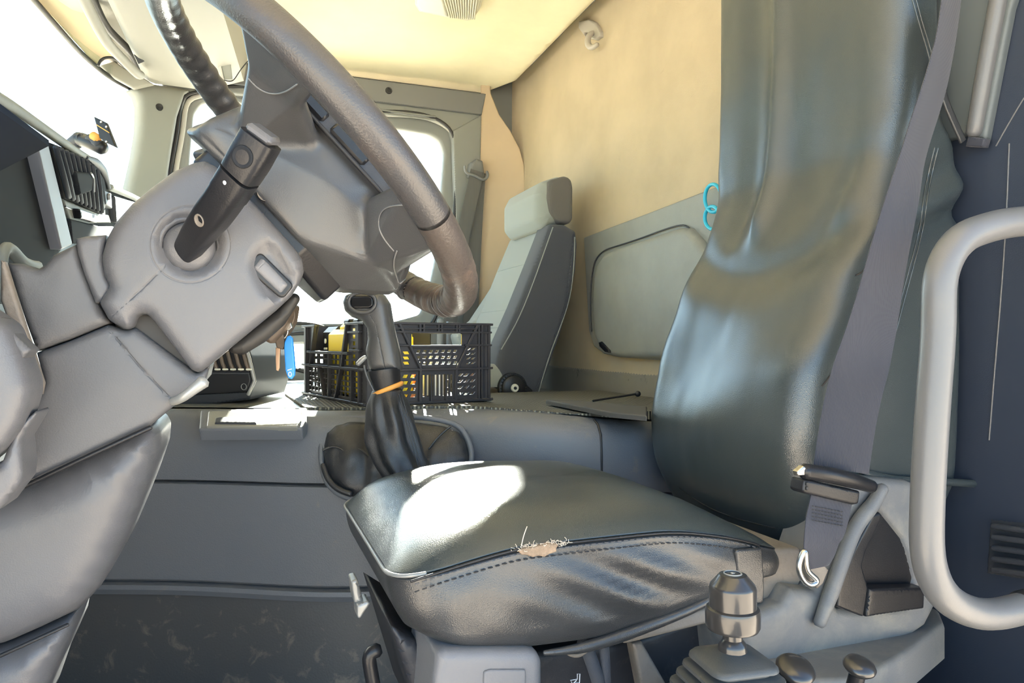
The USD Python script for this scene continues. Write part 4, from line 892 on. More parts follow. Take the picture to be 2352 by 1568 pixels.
for p in ((232, 280), (244, 291), (244, 325)): t.add('bright_screw', lathe([(0, .0015), (.002, .0012), (.003, 0)], DP(1.679).at(p), -FW, 10), M['steel'], sub=pl)
t.done()
# ================================================================ PASSENGER SEAT
PS = Thing('cab_chair', 'grey cloth passenger seat with headrest against the far side of the cab', 'seat')
prof = [(1266, 512), (1300, 514), (1326, 530), (1330, 560), (1326, 620), (1312, 690), (1290, 770), (1262, 850), (1238, 912), (1208, 914), (1150, 890), (1140, 850), (1150, 795), (1190, 705), (1232, 600)]
near = YP(2.0)
PS.add('side_bolster', pillow(near, prof, .10, .022, .012, round=.01, grooves=[([(1318, 540), (1300, 700), (1245, 860), (1226, 905)], .0022, .004), ([(1262, 530), (1230, 625), (1186, 730), (1150, 810)], .0016, .002)]), M['seat_side'], True, label='dark side bolster of the backrest')
PS.add('side_bolster', pillow(YP(2.38), [(1196, 540), (1226, 535), (1260, 640), (1200, 880), (1080, 880), (1050, 770), (1095, 735), (1184, 600)], .09, .022, .012, round=.01), M['seat_fabric'], True)
cent = [(1252, 520), (1300, 522), (1300, 640), (1230, 880), (1150, 880), (1128, 840), (1150, 762), (1176, 710), (1215, 610)]
cpoly = [P_ for P_ in YP(2.09).uvs(cent)]
cb_ = PS.add('backrest', pillow(YP(2.08), cent, .31, .02, .012, round=.008), M['seat_fabric'], True, label='pale grey backrest centre')
for q0 in (((1320, 545), (1306, 690), (1268, 800), (1236, 902)), ((1270, 522), (1228, 640), (1184, 745), (1152, 802))):
    q = on_mesh(PS.parts[0][1], q0, 30)
    if len(q) > 6: PS.add('side_seam', tube(q, .0018, 6), M['seat_fabric'], True, sub=0)
front = np.array([YP(2.08).at(p) for p in ((1245, 530), (1215, 610), (1176, 710), (1150, 762), (1130, 835))])
for k in (.25, .42, .6, .74):
    s = spline(front, 100)[int(k * 99)]; PS.add('panel_seam', tube([s + [.0005, .012, 0], s + [.0005, .15, 0], s + [.0005, .298, 0]], .0016, 6), M['seat_fabric'], True, sub=cb_)
hp_ = YP(2.03)
hr = [(1258, 410), (1300, 402), (1314, 412), (1319, 440), (1318, 500), (1312, 516), (1280, 514), (1262, 520), (1252, 500), (1248, 450)]
PS.add('headrest', pillow(hp_, [(1250, 413), (1290, 400), (1310, 404), (1318, 425), (1319, 490), (1312, 515), (1290, 514), (1255, 525), (1236, 500), (1236, 440)], .30, .04, .006, round=.022), M['seat_fabric'], True)
h = len(PS.parts) - 1
PS.add('side_cover', pillow(hp_.off(.006), [(1262, 412), (1300, 402), (1314, 410), (1318, 430), (1318, 500), (1312, 514), (1285, 512), (1262, 490), (1256, 450)], .03, .014, .006, round=.02), M['headrest_side'], True, sub=h, label='brownish side of the headrest')
PS.add('headrest_post', tube([YP(2.17).at((1262, 540)), YP(2.17).at((1262, 490))], .008, 12), M['steel'], True)
PS.add('seat_cushion', pillow(ZP(.735), [(.30, 2.0), (.72, 2.0), (.72, 2.46), (.30, 2.46)], .065, .03, .02, uv=True, round=.03), M['seat_fabric'], True)
rp_ = near.off(.012)
q = rp_.at((1178, 890))
rc = PS.add('recliner_disc', lathe([(0, .016), (.026, .015), (.034, .010), (.036, .004), (.042, .003), (.044, -.01)], q, (0, -1, 0), 40), M['black_plastic'], 30, label='round black recliner disc')
PS.add('disc_bush', lathe([(0, .017), (.004, .017), (.005, .021), (.010, .021), (.012, .016)], q, (0, -1, 0), 24), M['pale'], 30, sub=rc, label='pale bush in the recliner disc')
PS.add('disc_bolt', lathe([(0, .024), (.004, .023), (.0045, .015)], q, (0, -1, 0), 6), M['black_plastic'], False, sub=rc)
PS.add('disc_ridge', join(*[tube([q + (-UP * math.cos(a) + np.array([1, 0, 0]) * math.sin(a)) * r + np.array([0, -.006, 0]) for r in (.037, .0405)], .0016, 5) for a in np.linspace(0, 2 * np.pi, 28, endpoint=False)]), M['black_plastic'], True, sub=rc, kind='stuff')
PS.add('recliner_cover', pillow(rp_.off(-.006), [(1190, 868), (1204, 878), (1225, 896), (1222, 912), (1170, 916), (1150, 905)], .02, .004, .006, round=.004), M['black_plastic'])
PS.add('side_hem', pillow(rp_.off(-.004), [(1218, 900), (1243, 905), (1240, 914), (1212, 916)], .02, .003, .006), M['seat_side'])
PS.done()

# ================================================================ REAR WALL FURNITURE
lx = XP(XR - .014)
LK = Thing('wall_locker', 'grey plastic locker door with a raised centre on the rear wall between the seats', 'locker')
LK.add('frame', pillow(lx, [(1340, 545), (1490, 488), (1640, 430), (1760, 384), (1900, 330), (1900, 840), (1520, 828), (1420, 820), (1386, 812), (1364, 796), (1352, 760), (1346, 660)], .02, .005, .012, round=.006), M['locker_plastic'])
li = LK.add('raised_panel', pillow(lx.off(.022), [(1361, 640), (1368, 605), (1384, 582), (1410, 570), (1480, 547), (1550, 523), (1576, 523), (1596, 545), (1640, 600), (1640, 826), (1430, 822), (1400, 818), (1375, 802), (1362, 770), (1358, 700)], .03, .018, .012, bulge=.012, bulge_len=.08, round=.006), M['locker_plastic'], True)
LK.add('panel_groove', tube([lx.off(.004).at(p) for p in ((1358, 760), (1356, 700), (1359, 640), (1366, 603), (1382, 580), (1410, 567), (1480, 544), (1550, 520), (1578, 520), (1598, 542))], .0022, 8, smooth=60), M['dash_plastic'], True, sub=li)
LK.add('latch', pillow(lx.off(.03), [(1374, 786), (1380, 784), (1398, 804), (1398, 810), (1388, 808), (1376, 796)], .02, .003, .003, round=.002), M['black_plastic'])
LK.done()
t = Thing('scissors', 'bright cyan double-loop scissors handle peeking out beside the driver backrest', 'scissors')
sx = XP(XR - .035)
t.add('handle_loop', tube([sx.at((1638 + 19 * math.cos(a), 455 + 32 * math.sin(a))) for a in np.linspace(0, 2 * np.pi, 40, endpoint=False)], .0042, 10, closed=True), M['cyan'], True)
t.add('handle_loop', tube([sx.at((1636 + 17 * math.cos(a), 500 + 26 * math.sin(a))) for a in np.linspace(0, 2 * np.pi, 40, endpoint=False)], .0042, 10, closed=True), M['cyan'], True)
t.add('blade', pillow(sx, [(1650, 470), (1660, 480), (1730, 440), (1735, 430)], .003, .0008, .004), M['steel'])
t.done()
hx = XP(XR - .004)
t = Thing('coat_hook', 'pale plastic coat hook high on the rear wall', 'hook')
t.add('plate', pillow(hx.off(.012), [(1328, 48), (1352, 44), (1366, 52), (1377, 72), (1378, 84), (1366, 92), (1345, 88), (1328, 66)], .02, .006, .004, round=.004, holes=[([(1340, 74), (1350, 74), (1353, 84), (1344, 88)], .001)]), M['hook'])
t.add('peg', tube([hx.off(q).at(p) for p, q in (((1362, 76), .012), ((1352, 84), .03), ((1350, 98), .034), ((1362, 108), .030), ((1372, 102), .024))], [.008, .009, .010, .009, .007], 12, smooth=24), M['hook'], True)
t.done()
# ceiling lamp
zl = ZP(ZC - .004, -1)
t = Thing('ceiling_lamp', 'pale ribbed ceiling lamp set in the headliner', 'lamp')
la = [(951, -28), (1000, -40), (1100, -36), (1109, 0), (1106, 16), (1088, 46), (1074, 49), (1030, 42), (962, 28), (952, 12)]
t.add('housing', pillow(zl, la, .03, .006, .01, round=.006), M['lamp_lens'])
t.add('smooth_lens', pillow(zl.off(.005), [(956, -26), (1000, -36), (1010, -20), (1020, 10), (1030, 40), (966, 27), (956, 12)], .01, .005, .008), M['pale'], label='smooth pale half of the lens')
rl = t.add('ribbed_lens', pillow(zl.off(.004), [(1004, -36), (1098, -34), (1105, 0), (1102, 14), (1086, 43), (1034, 41), (1022, 10)], .01, .004, .008), M['lamp_lens'])
for k in range(13):
    a, b = (1012 + k * 7.3, -34 + k * .4), (1034 + k * 4.6, 40 + k * .3)
    t.add('lens_rib', tube([zl.off(.0055).at(a), zl.off(.006).at((a[0] * .5 + b[0] * .5, 4)), zl.off(.0055).at(b)], .0026, 6), M['lamp_lens'], True, sub=rl)
t.done()
# passenger belt
by = YP(YF - .05)
t = Thing('passenger_seat_belt', 'dark grey seat belt hanging from the far door pillar', 'seat belt')
t.add('pillar_loop', pillow(by, [(1082, 372), (1096, 363), (1110, 368), (1114, 396), (1112, 412), (1078, 404), (1080, 386)], .05, .012, .006, round=.006), M['door_grey'], label='grey pillar loop cover')
t.add('loop_bracket', tube([by.off(.01).at(p) for p in ((1068, 382), (1070, 394), (1092, 404), (1112, 412), (1120, 404), (1118, 394))], .0055, 10, smooth=30), M['door_grey'], True)
t.add('webbing', ribbon([by.off(.008).at(p) for p in ((1096, 392), (1088, 430), (1076, 485), (1064, 540), (1050, 620), (1034, 740), (1022, 840))], (1, 0, 0), .052, .0018, 40), M['belt_far'], True)
t.add('webbing', ribbon([by.off(-.012).at(p) for p in ((1099, 396), (1094, 470), (1088, 580), (1082, 720), (1076, 900))], (1, 0, 0), .058, .0018, 40), M['belt_far'], True, label='rear strand of the belt running down the pillar')
t.done()
single('belt_stalk', 'grey upright belt anchor stalk behind the crate', 'anchor', join(pillow(YP(2.5), [(1030, 738), (1068, 742), (1070, 860), (1030, 860)], .03, .006, .01), tube([YP(2.48).at((1012, 735)), YP(2.48).at((1010, 860))], .012, 12)), M['door_grey'])
# things lying behind on the mat
single('flat_board', 'thin dark board lying flat on the mat by the rear wall', 'board', pillow(ZP(.671), [(1254, 917), (1310, 918), (1478, 932), (1486, 933), (1486, 954), (1478, 953), (1404, 946), (1310, 928)], .010, .003, .02), M['paper_board'])
t = Thing('thin_rod', 'thin black rod with a ball end lying across the flat board', 'rod')
t.add('rod', tube([ZP(.668).at((1362, 920)), ZP(.68).at((1464, 904))], .0025, 8), M['black_plastic'], True)
t.add('ball_end', flatten(m3.Manifold.sphere(.007, 20).translate(tuple(ZP(.68).at((1465, 904)).tolist()))), M['black_plastic'], True)
t.done()

# ================================================================ CRATE AND ITS CONTENTS
zf = ZP(.671)
cA, cB, cC = zf.at((842, 932)), zf.at((1144, 921)), zf.at((646, 905))
ex = cB - cA; LX = np.linalg.norm(ex); ex /= LX; ey = cC - cA; LY = np.linalg.norm(ey); ey /= LY
ex = ex - ey * (ex @ ey) * .5; ex /= np.linalg.norm(ex); ey = ey - ex * (ex @ ey); ey /= np.linalg.norm(ey)
HC = .168
CR = Thing('crate', 'black slatted plastic crate standing on the engine cover', 'crate')
def wall_part(name, p0, e, L, holes, ribs, n_out, edges=True, label=None):
    pl = Plane(p0, n_out); e1 = pl.e1; flip = e1 @ e < 0
    P = sbox(0, 0, L, HC); hs = []
    for hpoly in holes: hs.append(Polygon([(u * L, v * HC) for u, v in hpoly]))
    P = P.difference(shapely.unary_union(hs))
    if P.geom_type != 'Polygon': P = max(P.geoms, key=lambda g: g.area)
    m = trimesh.creation.extrude_polygon(P, .003, engine='earcut'); v = np.array(m.vertices)
    pts = p0 + v[:, :1] * e + v[:, 1:2] * UP + (v[:, 2:3] - .003) * n_out; f = np.array(m.faces)
    if np.cross(e, UP) @ n_out < 0: f = f[:, ::-1]
    w = CR.add(name, (pts, f), M['crate_plastic'], False, label=label)
    for u0, v0, u1, v1, wd in ribs:
        a, b = p0 + e * u0 * L + UP * v0 * HC + n_out * .002, p0 + e * u1 * L + UP * v1 * HC + n_out * .002
        CR.add('rib', bar(a, b, wd, .011, n_out), M['crate_plastic'], 30, sub=w)
    return w
def cells(u0, u1, v0, v1, nu, nv, fu=.6, fv=.55, sk=.0):
    out = []
    for i in range(nu):
        for j in range(nv):
            cu, cv = u0 + (i + .5) / nu * (u1 - u0), v0 + (j + .5) / nv * (v1 - v0); a, b = fu * (u1 - u0) / nu / 2, fv * (v1 - v0) / nv / 2
            out.append([(cu - a - sk, cv - b), (cu + a - sk, cv - b), (cu + a + sk, cv + b), (cu - a + sk, cv + b)])
    return out
fh = [[(.345, .715), (.74, .715), (.75, .73), (.75, .86), (.735, .875), (.355, .875), (.34, .86), (.34, .73)]]
fh += cells(.37, .72, .46, .68, 7, 3, .5, .5, .006) + cells(.79, .87, .46, .70, 2, 4, .5, .45, .012) + cells(.715, .87, .06, .38, 3, 4, .55, .45, .012)
fh += cells(.08, .24, .46, .85, 3, 5, .55, .5, .004) + cells(.27, .33, .47, .66, 1, 3, .7, .55, -.006) + cells(.08, .385, .06, .38, 5, 4, .6, .5, .006)
fh += [[(u, .08), (u + .018, .08), (u + .018, .35), (u, .35)] for u in np.linspace(.43, .655, 8)]
fribs = [(0, .99, 1, .99, .005), (0, .885, .88, .885, .004), (.12, .93, .86, .93, .003), (.77, .72, 1, .72, .004), (0, .72, .33, .72, .004), (.33, .705, .76, .705, .005), (0, .42, 1, .42, .005), (0, .012, 1, .012, .006),
         (.235, 1, .41, .42, .006), (.886, 1, .70, .42, .006), (.405, .42, .40, .0, .006), (.70, .42, .69, .0, .006), (.89, 1, .89, 0, .004), (.915, 1, .915, 0, .004), (.978, 1, .978, 0, .004), (.07, 1, .07, 0, .005), (.885, .885, 1, .885, .004)]
fribs += [(u, .99, u, .885, .004) for u in (.40, .43, .55, .575, .70, .72)] + [(.49, .36, .49, .0, .004), (.61, .36, .61, .0, .004)]
nf = np.cross(ex, UP); nf = nf if nf @ FW < 0 else -nf
nl = -ex
wall_part('front_wall', cA, ex, LX, fh, fribs, nf)
lh = [[(.27, 1.01), (.74, 1.01), (.82, .64), (.24, .64)]]
lh += cells(.05, .22, .46, .95, 2, 6, .6, .6) + cells(.24, .52, .46, .60, 4, 2, .78, .76) + cells(.56, .90, .46, .60, 4, 2, .78, .76) + cells(.05, .92, .06, .40, 14, 5, .76, .74)
lribs = [(0, .43, 1, .43, .005), (.22, .62, .9, .62, .005), (0, .012, 1, .012, .006), (0, .99, .26, .99, .005), (.75, .99, 1, .99, .005), (.24, 1, .33, .43, .008), (.33, .43, .42, 0, .006), (.76, 1, .85, .43, .006), (.68, .43, .60, 0, .006), (.17, .42, .17, 0, .005), (.52, .62, .52, 0, .006), (.92, 1, .92, 0, .005), (.07, 1, .07, 0, .005), (.05, .885, .22, .885, .004), (.05, .66, .2, .66, .004)]
wall_part('side_wall', cA, ey, LY, lh, lribs, nl)
wall_part('back_wall', cA + ey * LY, ex, LX, [[(.3, .72), (.7, .72), (.7, .88), (.3, .88)]] + cells(.05, .95, .08, .64, 12, 5, .65, .6), [(0, .99, 1, .99, .005), (0, .42, 1, .42, .005), (0, .012, 1, .012, .006)], -nf)
wall_part('side_wall', cA + ex * LX, ey, LY, [[(.3, .72), (.7, .72), (.7, .88), (.3, .88)]] + cells(.05, .95, .08, .64, 14, 5, .65, .6), [(0, .99, 1, .99, .005), (0, .42, 1, .42, .005), (0, .012, 1, .012, .006)], ex)
R3 = np.array([ex, ey, UP])
for u, v in ((0, 0), (1, 0), (0, 1), (1, 1)):
    c = cA + ex * (u * LX + (.006 if u == 0 else -.006)) + ey * (v * LY + (.006 if v == 0 else -.006)) + UP * HC / 2
    CR.add('corner_post', rbox(c, (.014, .014, HC), .002, R3), M['crate_plastic'], 30)
CR.add('base', rbox(cA + ex * LX / 2 + ey * LY / 2 + UP * .005, (LX - .004, LY - .004, .008), .001, R3), M['crate_plastic'], 30)
CR.done()
def inc(u, v, z): return cA + ex * u * LX + ey * v * LY + UP * z
t = Thing('yellow_tool_case', 'yellow plastic tool case with black clips inside the crate', 'tool case')
t.add('case_body', rbox(inc(.25, .40, .084), (.13, .20, .145), .012, R3), M['yellow'], 30)
t.add('case_top', rbox(inc(.25, .40, .160), (.10, .12, .02), .008, R3), M['yellow'], 30)
for v in (.36, .50): t.add('clip', rbox(inc(.2, v, .172), (.05, .035, .016), .004, R3), M['black_plastic'], 30)
t.done()
t = Thing('black_pouch', 'black pouch with pale dots at the far end of the crate', 'pouch')
t.add('pouch_body', rbox(inc(.26, .80, .090), (.085, .10, .150), .014, R3), M['black_plastic'], 30)
t.add('pale_dot', lathe([(0, .002), (.006, .002), (.006, 0)], inc(.24, .78, .13) - ex * .0445, -ex, 16), M['pale'])
t.add('pale_label', rbox(inc(.24, .78, .112) - ex * .045, (.002, .022, .005), .0005, R3), M['pale'])
t.done()
single('yellow_tube', 'upright yellow tube seen through the hand hole of the crate', 'tube', lathe([(0, .14), (.009, .14), (.0105, .138), (.0105, .01), (0, .01)], inc(.62, .45, 0), UP, 20), M['yellow'], 30)
single('red_can', 'dark red can lying low in the crate', 'can', tube([inc(.66, .28, .045), inc(.70, .40, .045)], .03, 24), M['red'], 30)
single('yellow_box', 'small yellow box near the front corner of the crate', 'box', rbox(inc(.20, .085, .05), (.07, .05, .08), .006, R3), M['yellow'], 30)
single('pale_bottle', 'pale bottle behind the crate slots', 'bottle', lathe([(0, .10), (.01, .10), (.012, .085), (.024, .07), (.025, .012), (0, .01)], inc(.62, .14, 0), UP, 20), M['pale'], 30)

# ================================================================ GEAR LEVER
GD = 1.34
gp = DP(GD)
GL = Thing('gear_lever', 'grey gear lever with a leather boot rising from the engine cover', 'gear lever')
gk = GL.add('grip', pillow(gp.off(.02), [(782, 692), (788, 676), (806, 669), (850, 667), (874, 673), (888, 695), (893, 726), (900, 760), (911, 805), (917, 842), (917, 852), (880, 860), (845, 852), (839, 832), (835, 806), (841, 778), (838, 752), (826, 735), (802, 727), (786, 712)], .045, .020, .004, round=.006, grooves=[([(790, 716), (830, 719), (850, 724), (862, 745), (872, 790), (885, 852)], .0011, .0014)]), M['wheel_plastic'], True)
GL.add('button_ring', tube([gp.off(.0225).at(p) for p in spline([(802, 686), (810, 677), (848, 675), (860, 684), (861, 702), (852, 713), (814, 713), (803, 703)], 50, True)], .0035, 8, closed=True), M['wheel_plastic'], True, sub=gk)
GL.add('button', pillow(gp.off(.0235), [(806, 682), (812, 679), (850, 679), (857, 686), (857, 702), (849, 708), (812, 708), (806, 702)], .01, .003, .002, round=.003), M['black_gloss'], sub=gk, label='glossy black button')
GL.add('trigger', tube([gp.off(.014).at(p) for p in ((839, 820), (832, 826), (822, 836))], [.004, .005, .0045], 10, smooth=10), M['silver'], True, sub=gk, label='silver trigger')
def gring(px0, px1, py, dz=0, tilt=0, N=48, depth=None, d=GD):
    a = np.arange(N) / N * 2 * np.pi; c = at_d((px0 + px1) / 2, py, d); r = (px1 - px0) / 2 / FPX * d; dd = depth or r
    return c + np.cos(a)[:, None] * r * RT + np.sin(a)[:, None] * dd * FW + (np.cos(a) * tilt)[:, None] * UP
GL.add('collar', loft(np.array([gring(843, 918, 848, tilt=.004), gring(844, 919, 856, tilt=.006), gring(855, 920, 885, tilt=.008), gring(858, 919, 896, tilt=.008)])), M['black_plastic'], 40)
GL.add('side_cord', tube([at_d(p[0], p[1], GD - .02) for p in ((836, 840), (842, 862), (852, 884), (858, 896))], .002, 8, smooth=14), M['wheel_plastic'], True)
GL.add('orange_band', loft(np.array([gring(856, 922, 888, tilt=.0105), gring(853, 926, 890, tilt=.0115), gring(852, 927, 896, tilt=.012), gring(856, 924, 900, tilt=.011)])), M['orange'], True, label='orange band round the boot top')
rows = []
for py, a, b, dep in ((893, 858, 922, .026), (905, 852, 926, .03), (930, 846, 938, .036), (970, 843, 951, .040), (1010, 845, 962, .043), (1050, 858, 976, .046), (1090, 880, 996, .05), (1120, 890, 1010, .05)):
    rows.append((py, a, b, dep))
R_ = np.array(rows); pys = np.linspace(893, 1120, 46); rg = []
for py in pys:
    a, b, dep = (PchipInterpolator(R_[:, 0], R_[:, k])(py) for k in (1, 2, 3))
    r = gring(a, b, py, N=96, depth=dep); an = np.arange(96) / 96 * 2 * np.pi; u = (py - 893) / 227
    f = (.0035 * np.sin(an * 5 + 3 * u + 1) + .003 * np.sin(an * 8 - 4 * u)) * ss(u / .2) + .005 * (meshkit.noise(np.c_[np.cos(an) * 2, np.sin(an) * 2, np.full(96, u * 6)], 4) - .5) * ss(u / .2)
    c = r.mean(0); dr = r - c; rg.append(c + dr * (1 + f / np.linalg.norm(dr, axis=1))[:, None])
bt = GL.add('boot', loft(np.array(rg)), M['boot_leather'], True, label='black leather boot')
for o in (0, 6):
    GL.add('boot_seam', tube([at_d(x + o, y, GD - dd) for x, y, dd in ((916, 905, .030), (926, 940, .036), (938, 985, .040), (950, 1030, .043), (962, 1075, .046))], .0012, 6, smooth=30), M['boot_leather'], True, sub=bt)
bpn = Plane(at_d(905, 1050, 1.37), -FW + UP * .45)
def folds(V):
    n1 = meshkit.fbm(np.c_[V * [20, 9] + 3, np.zeros(len(V))], 3, 12); n2 = meshkit.noise(np.c_[V * [34, 16], np.zeros(len(V))], 6)
    return .020 * (n1 - .45) + .012 * np.abs(n2 - .5)
sk = GL.add('boot_skirt', pillow(bpn, [(740, 1020), (746, 990), (768, 972), (800, 964), (870, 960), (960, 963), (1020, 972), (1052, 986), (1070, 1012), (1078, 1050), (1060, 1100), (1020, 1145), (830, 1145), (790, 1132), (758, 1104), (744, 1070)], .02, .022, .005, bulge=.016, bulge_len=.05, fn=folds), M['boot_leather'], True, label='gathered leather skirt of the boot')
GL.add('skirt_bezel', tube([bpn.off(-.016).at(p) for p in spline([(738, 1020), (744, 988), (766, 968), (800, 960), (870, 956), (960, 958), (1022, 967), (1056, 982), (1075, 1010), (1083, 1050), (1064, 1104), (1022, 1150), (828, 1150), (786, 1138), (752, 1108), (740, 1070)], 100, True)], .0055, 8, closed=True), M['tunnel_plastic'], True)
GL.add('skirt_piping', tube([bpn.off(.006).at(p) for p in ((742, 1068), (752, 1096), (776, 1122), (806, 1134))], .0055, 8, smooth=20), M['boot_leather'], True, sub=sk)
for q in (((742, 1034), (762, 1026), (784, 1031), (800, 1046)), ((796, 1045), (812, 1030), (832, 1034), (850, 1052)), ((985, 1030), (1010, 1000), (1036, 978))):
    GL.add('skirt_seam', tube([bpn.off(.012).at(p) for p in q], .0022, 6, smooth=20), M['boot_leather'], True, sub=sk)
GL.done()

# ================================================================ NEAR SIDE: BELT, HANDLE, LEVER, KNOBS
py_ = YP(.728)
SB = Thing('driver_seat_belt', 'black driver seat belt running down beside the backrest', 'seat belt')
pts = [((2190, -40), 36), ((2185, 0), 36), ((2172, 93), 36), ((2149, 192), 42), ((2103, 339), 46), ((2078, 441), 62), ((2063, 499), 70), ((2030, 635), 84), ((1996, 780), 104), ((1962, 900), 118), ((1931, 1078), 121)]
wpx = lambda w: w / FPX * 1.0
W0 = .060
path = np.array([py_.at(p) for p, w in pts]); 
ph_ = np.array([math.acos(min(1, w / 116)) for _, w in pts])
rr = np.array([ray(*p) * [1, 1, 0] for p, _ in pts]); rr /= np.linalg.norm(rr, axis=1, keepdims=True)
wd = np.cos(ph_)[:, None] * np.c_[rr[:, 1], -rr[:, 0], rr[:, 0] * 0] + np.sin(ph_)[:, None] * rr
SB.add('webbing', ribbon(path, wd, [.0635] * 11, .0018, 70), M['belt'], True)
SB.add('belt_tongue', join(tube([py_.off(q).at(p) for p, q in (((1846, 1082), .006), ((1900, 1090), .010), ((1960, 1104), .010), ((2002, 1117), .004))], [.0095, .0098, .0095, .008], 14, smooth=24)), M['black_plastic'], True, label='black belt tongue')
tg_ = len(SB.parts) - 1
SB.add('tongue_tip', pillow(py_.off(.012), [(1831, 1083), (1846, 1070), (1856, 1074), (1852, 1092), (1834, 1093)], .008, .002, .003), M['steel'], sub=tg_, label='steel tip of the tongue')
SB.add('belt_stop', pillow(py_.off(.012), [(1848, 1101), (1870, 1104), (1978, 1128), (1974, 1158), (1962, 1160), (1852, 1134), (1844, 1128)], .022, .004, .004, round=.003), M['black_plastic'], label='black belt stop')
for y0 in (1108, 1118): SB.add('stop_slot', rbox(py_.off(.013).at((1853, y0 + 3)), (.003, .003, .004), .0005), M['seal_rubber'], sub=len(SB.parts) - 1 if y0 == 1108 else len(SB.parts) - 2)
SB.add('lower_webbing', ribbon([py_.off(q).at(p) for p, q in (((1911, 1140), .002), ((1900, 1190), .004), ((1888, 1240), .006), ((1884, 1275), .002), ((1880, 1305), -.006))], (1, 0, .06), [.064, .062, .056, .048, .030], .0022, 30), M['belt'], True)
lw = len(SB.parts) - 1
lpth = [py_.off(.0075).at((1862 + k * 14, 1172 + k * 4)) for k in range(6)]
SB.add('stitching', join(*[stitches(np.array([py_.off(.0068).at((1858, y)), py_.off(.0068).at((1900, y + 8)), py_.off(.0068).at((1940, y + 16))]), 0, .005, .003, .0006) for y in (1160, 1168, 1176, 1184, 1192)]), M['seal_rubber'], True, sub=lw, kind='stuff')
SB.add('anchor_ring', tube([py_.off(.006).at(p) for p in spline([(1848, 1266), (1838, 1285), (1836, 1310), (1846, 1332), (1864, 1342), (1876, 1335), (1862, 1318), (1852, 1296)], 50, True)], .0035, 10, closed=True), M['steel'], True, label='steel anchor ring')
SB.add('anchor_plate', pillow(py_.off(-.004), [(1850, 1300), (1890, 1290), (1905, 1310), (1892, 1340), (1880, 1352), (1862, 1340)], .01, .003, .004), M['trim_worn'])
SB.done()
hy = YP(.60)
GH = Thing('grab_rail', 'thick grey tubular grab handle at the rear edge of the door opening', 'grab handle')
gpx = [(2700, 500), (2560, 500), (2450, 501), (2352, 508), (2300, 515), (2258, 526), (2212, 547), (2178, 587), (2160, 640), (2156, 720), (2148, 860), (2139, 985), (2129, 1190), (2136, 1300), (2162, 1358), (2212, 1397), (2270, 1410), (2330, 1401), (2380, 1388), (2520, 1370), (2700, 1365)]
hb_ = GH.add('tube', tube([hy.at(p) for p in gpx], .0172, 24, smooth=160), M['painted_tube'], True)
GH.add('end_sleeve', tube([hy.at(p) for p in ((2350, 1396), (2370, 1391), (2420, 1382))], .0195, 24, smooth=8), M['black_plastic'], True, label='black end sleeve')
GH.done()
# lever with bellows
kd = .74
ax = at_d(1683, 1470, kd); 
def kz(py, d=kd): return CAM[2] + (784 - py) / FPX * d
PL = Thing('parking_brake_lever', 'black knobbed lever on a square rubber bellows beside the driver seat', 'lever')
z0 = kz(1470); base = np.array([ax[0], ax[1], 0])
rk = 53 / FPX * kd
PL.add('knob', lathe([(0, .568), (.0105, .568), (.0135, .5672), (rk * .95, .5575), (rk, .554), (rk, .532), (rk * .99, .530)], base, UP, 48), M['knob_black'], 32)
kn = len(PL.parts) - 1
PL.add('knob_ring', tube([base + UP * .5685 + (math.cos(a) * RT + math.sin(a) * FW) * .0085 for a in np.linspace(0, 2 * np.pi, 36, endpoint=False)], .0008, 6, closed=True), M['silver'], True, sub=kn)
PL.add('knob_dot', lathe([(0, .5695), (.002, .569), (.0025, .568)], base, UP, 14), M['silver'], True, sub=kn)
PL.add('lift_collar', lathe([(rk * .95, .536), (rk * 1.12, .534), (rk * 1.17, .530), (rk * 1.16, .517), (rk * 1.08, .5135), (.012, .513)], base, UP, 48), M['knob_black'], 32)
PL.add('stem', lathe([(.0098, .52), (.0098, .503), (.013, .499), (.014, .496), (.015, .486)], base, UP, 28), M['knob_black'], 32)
bang = math.radians(-6); bx = np.array([math.cos(bang), math.sin(bang), 0]); by2 = np.array([-math.sin(bang), math.cos(bang), 0])
def sq(h, r, z, shift=0):
    p = rrect(-h, h, -h, h, r, 80); return base + p[:, :1] * bx + p[:, 1:2] * by2 + UP * z + RT * 0 + np.array([0, shift, 0])
bl = [sq(.014, .012, .492), sq(.024, .012, .487), sq(.032, .012, .485)]
h, z = .035, .482
for k in range(8):
    bl += [sq(h, .014, z), sq(h + .0005, .014, z - .003), sq(h - .006, .012, z - .0055), sq(h - .006, .012, z - .0075)]
    h += .0048; z -= .0105
bl += [sq(h, .012, z), sq(h, .012, .346)]
PL.add('rubber_bellows', loft(np.array(bl)), M['rubber'], 50)
PL.add('base_plate', pillow(ZP(.345), [(base[0] - .11, base[1] - .09), (base[0] + .32, base[1] - .09), (base[0] + .32, base[1] + .10), (base[0] - .11, base[1] + .10)], .28, .01, .02, uv=True), M['dark_base'])
PL.done()
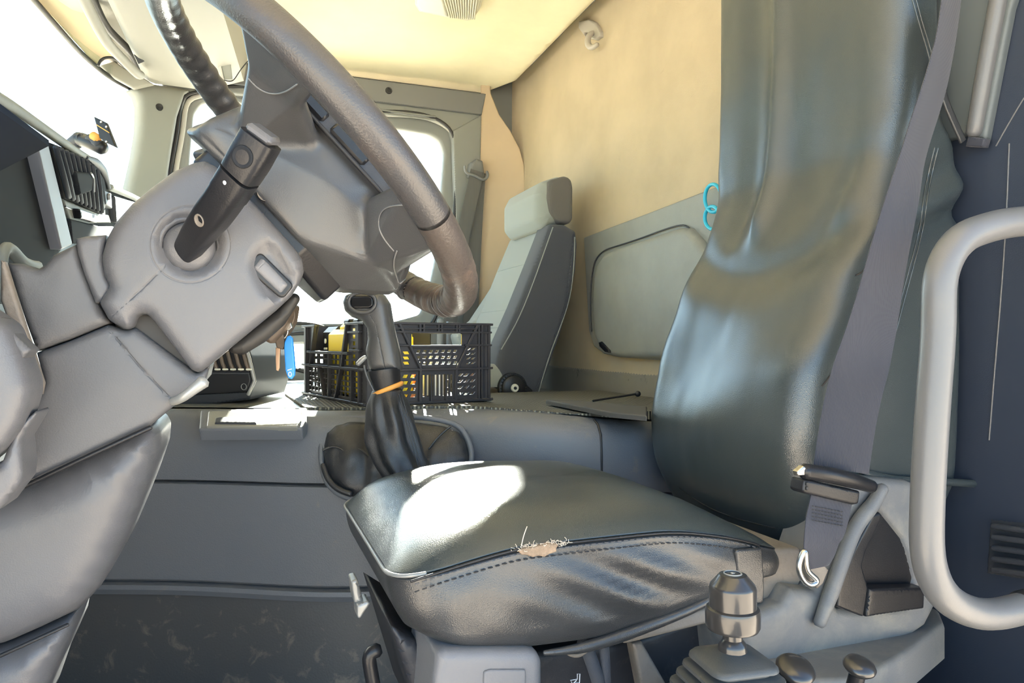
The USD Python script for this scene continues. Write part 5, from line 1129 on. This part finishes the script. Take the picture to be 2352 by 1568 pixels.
def mushroom(px, py, r, d, label, tilt):
    c = at_d(px, py, d); a = np.array([0, 0, 1.0]) + np.array(tilt); a /= np.linalg.norm(a)
    t = Thing('pull_knob', label, 'knob', 'push knobs beside the seat lever')
    t.add('cap', lathe([(0, .004), (r * .5, .0035), (r * .85, .001), (r, -.003), (r * .97, -.006), (r * .75, -.010), (r * .4, -.014), (.008, -.018)], c, a, 36), M['knob_black'], True)
    t.add('stem', lathe([(.0085, -.012), (.0085, -.100)], c, a, 20), M['black_plastic'], True)
    t.done()
mushroom(1829, 1530, .021, .80, 'larger black mushroom pull knob next to the rubber bellows', (-.05, -.45, 0))
mushroom(1976, 1523, .0172, .80, 'smaller dusty mushroom pull knob farther from the bellows', (0, -.30, 0))
# cover strip and belt guide behind the seat
t = Thing('belt_guide', 'upright grey belt guide trim on the dark rear pillar behind the driver seat', 'trim')
gx = XP(.985)
t.add('rounded_bar', tube([gx.at(p) for p in ((2305, -60), (2290, 20), (2262, 170), (2238, 305))], [.012, .012, .012, .011], 14, smooth=20), M['painted_tube'], True)
t.add('side_flange', pillow(gx.off(-.002), [(2150, -60), (2345, -60), (2320, 20), (2262, 320), (2215, 310), (2150, 330), (2130, 120)], .012, .004, .006), M['guide_grey'])
t.add('ribbed_end', pillow(gx.off(.006), [(2222, 312), (2262, 318), (2256, 338), (2216, 336)], .012, .003, .004), M['belt'])
t.done()
# a tree outside, seen through the windshield
tb = np.array([-7.5, 6.5, -1.3]) + np.array([0, 0, 0])
leaves = []
TR = Thing('tree', 'green leafy tree outside beyond the windshield', 'tree')
TR.add('trunk', tube([tb, tb + [.1, 0, 1.5], tb + [0, .1, 3.2]], [.16, .13, .08], 12, smooth=12), M['bark'], True)
lv, lf = [], []
for k in range(2600):
    d = nrng.normal(size=3); d /= np.linalg.norm(d); c = tb + [0, 0, 4.6] + d * np.array([1.7, 1.7, 1.7]) * nrng.uniform(.2, 1) ** .5
    a = nrng.normal(size=3); a /= np.linalg.norm(a); b = np.cross(a, nrng.normal(size=3)); b /= np.linalg.norm(b); i = len(lv)
    lv += [c - a * .09, c + b * .045, c + a * .09, c - b * .045]; lf += [[i, i + 1, i + 2], [i, i + 2, i + 3]]
TR.add('leaves', (np.array(lv), np.array(lf)), M['leaf'], False, kind='stuff')
TR.done()
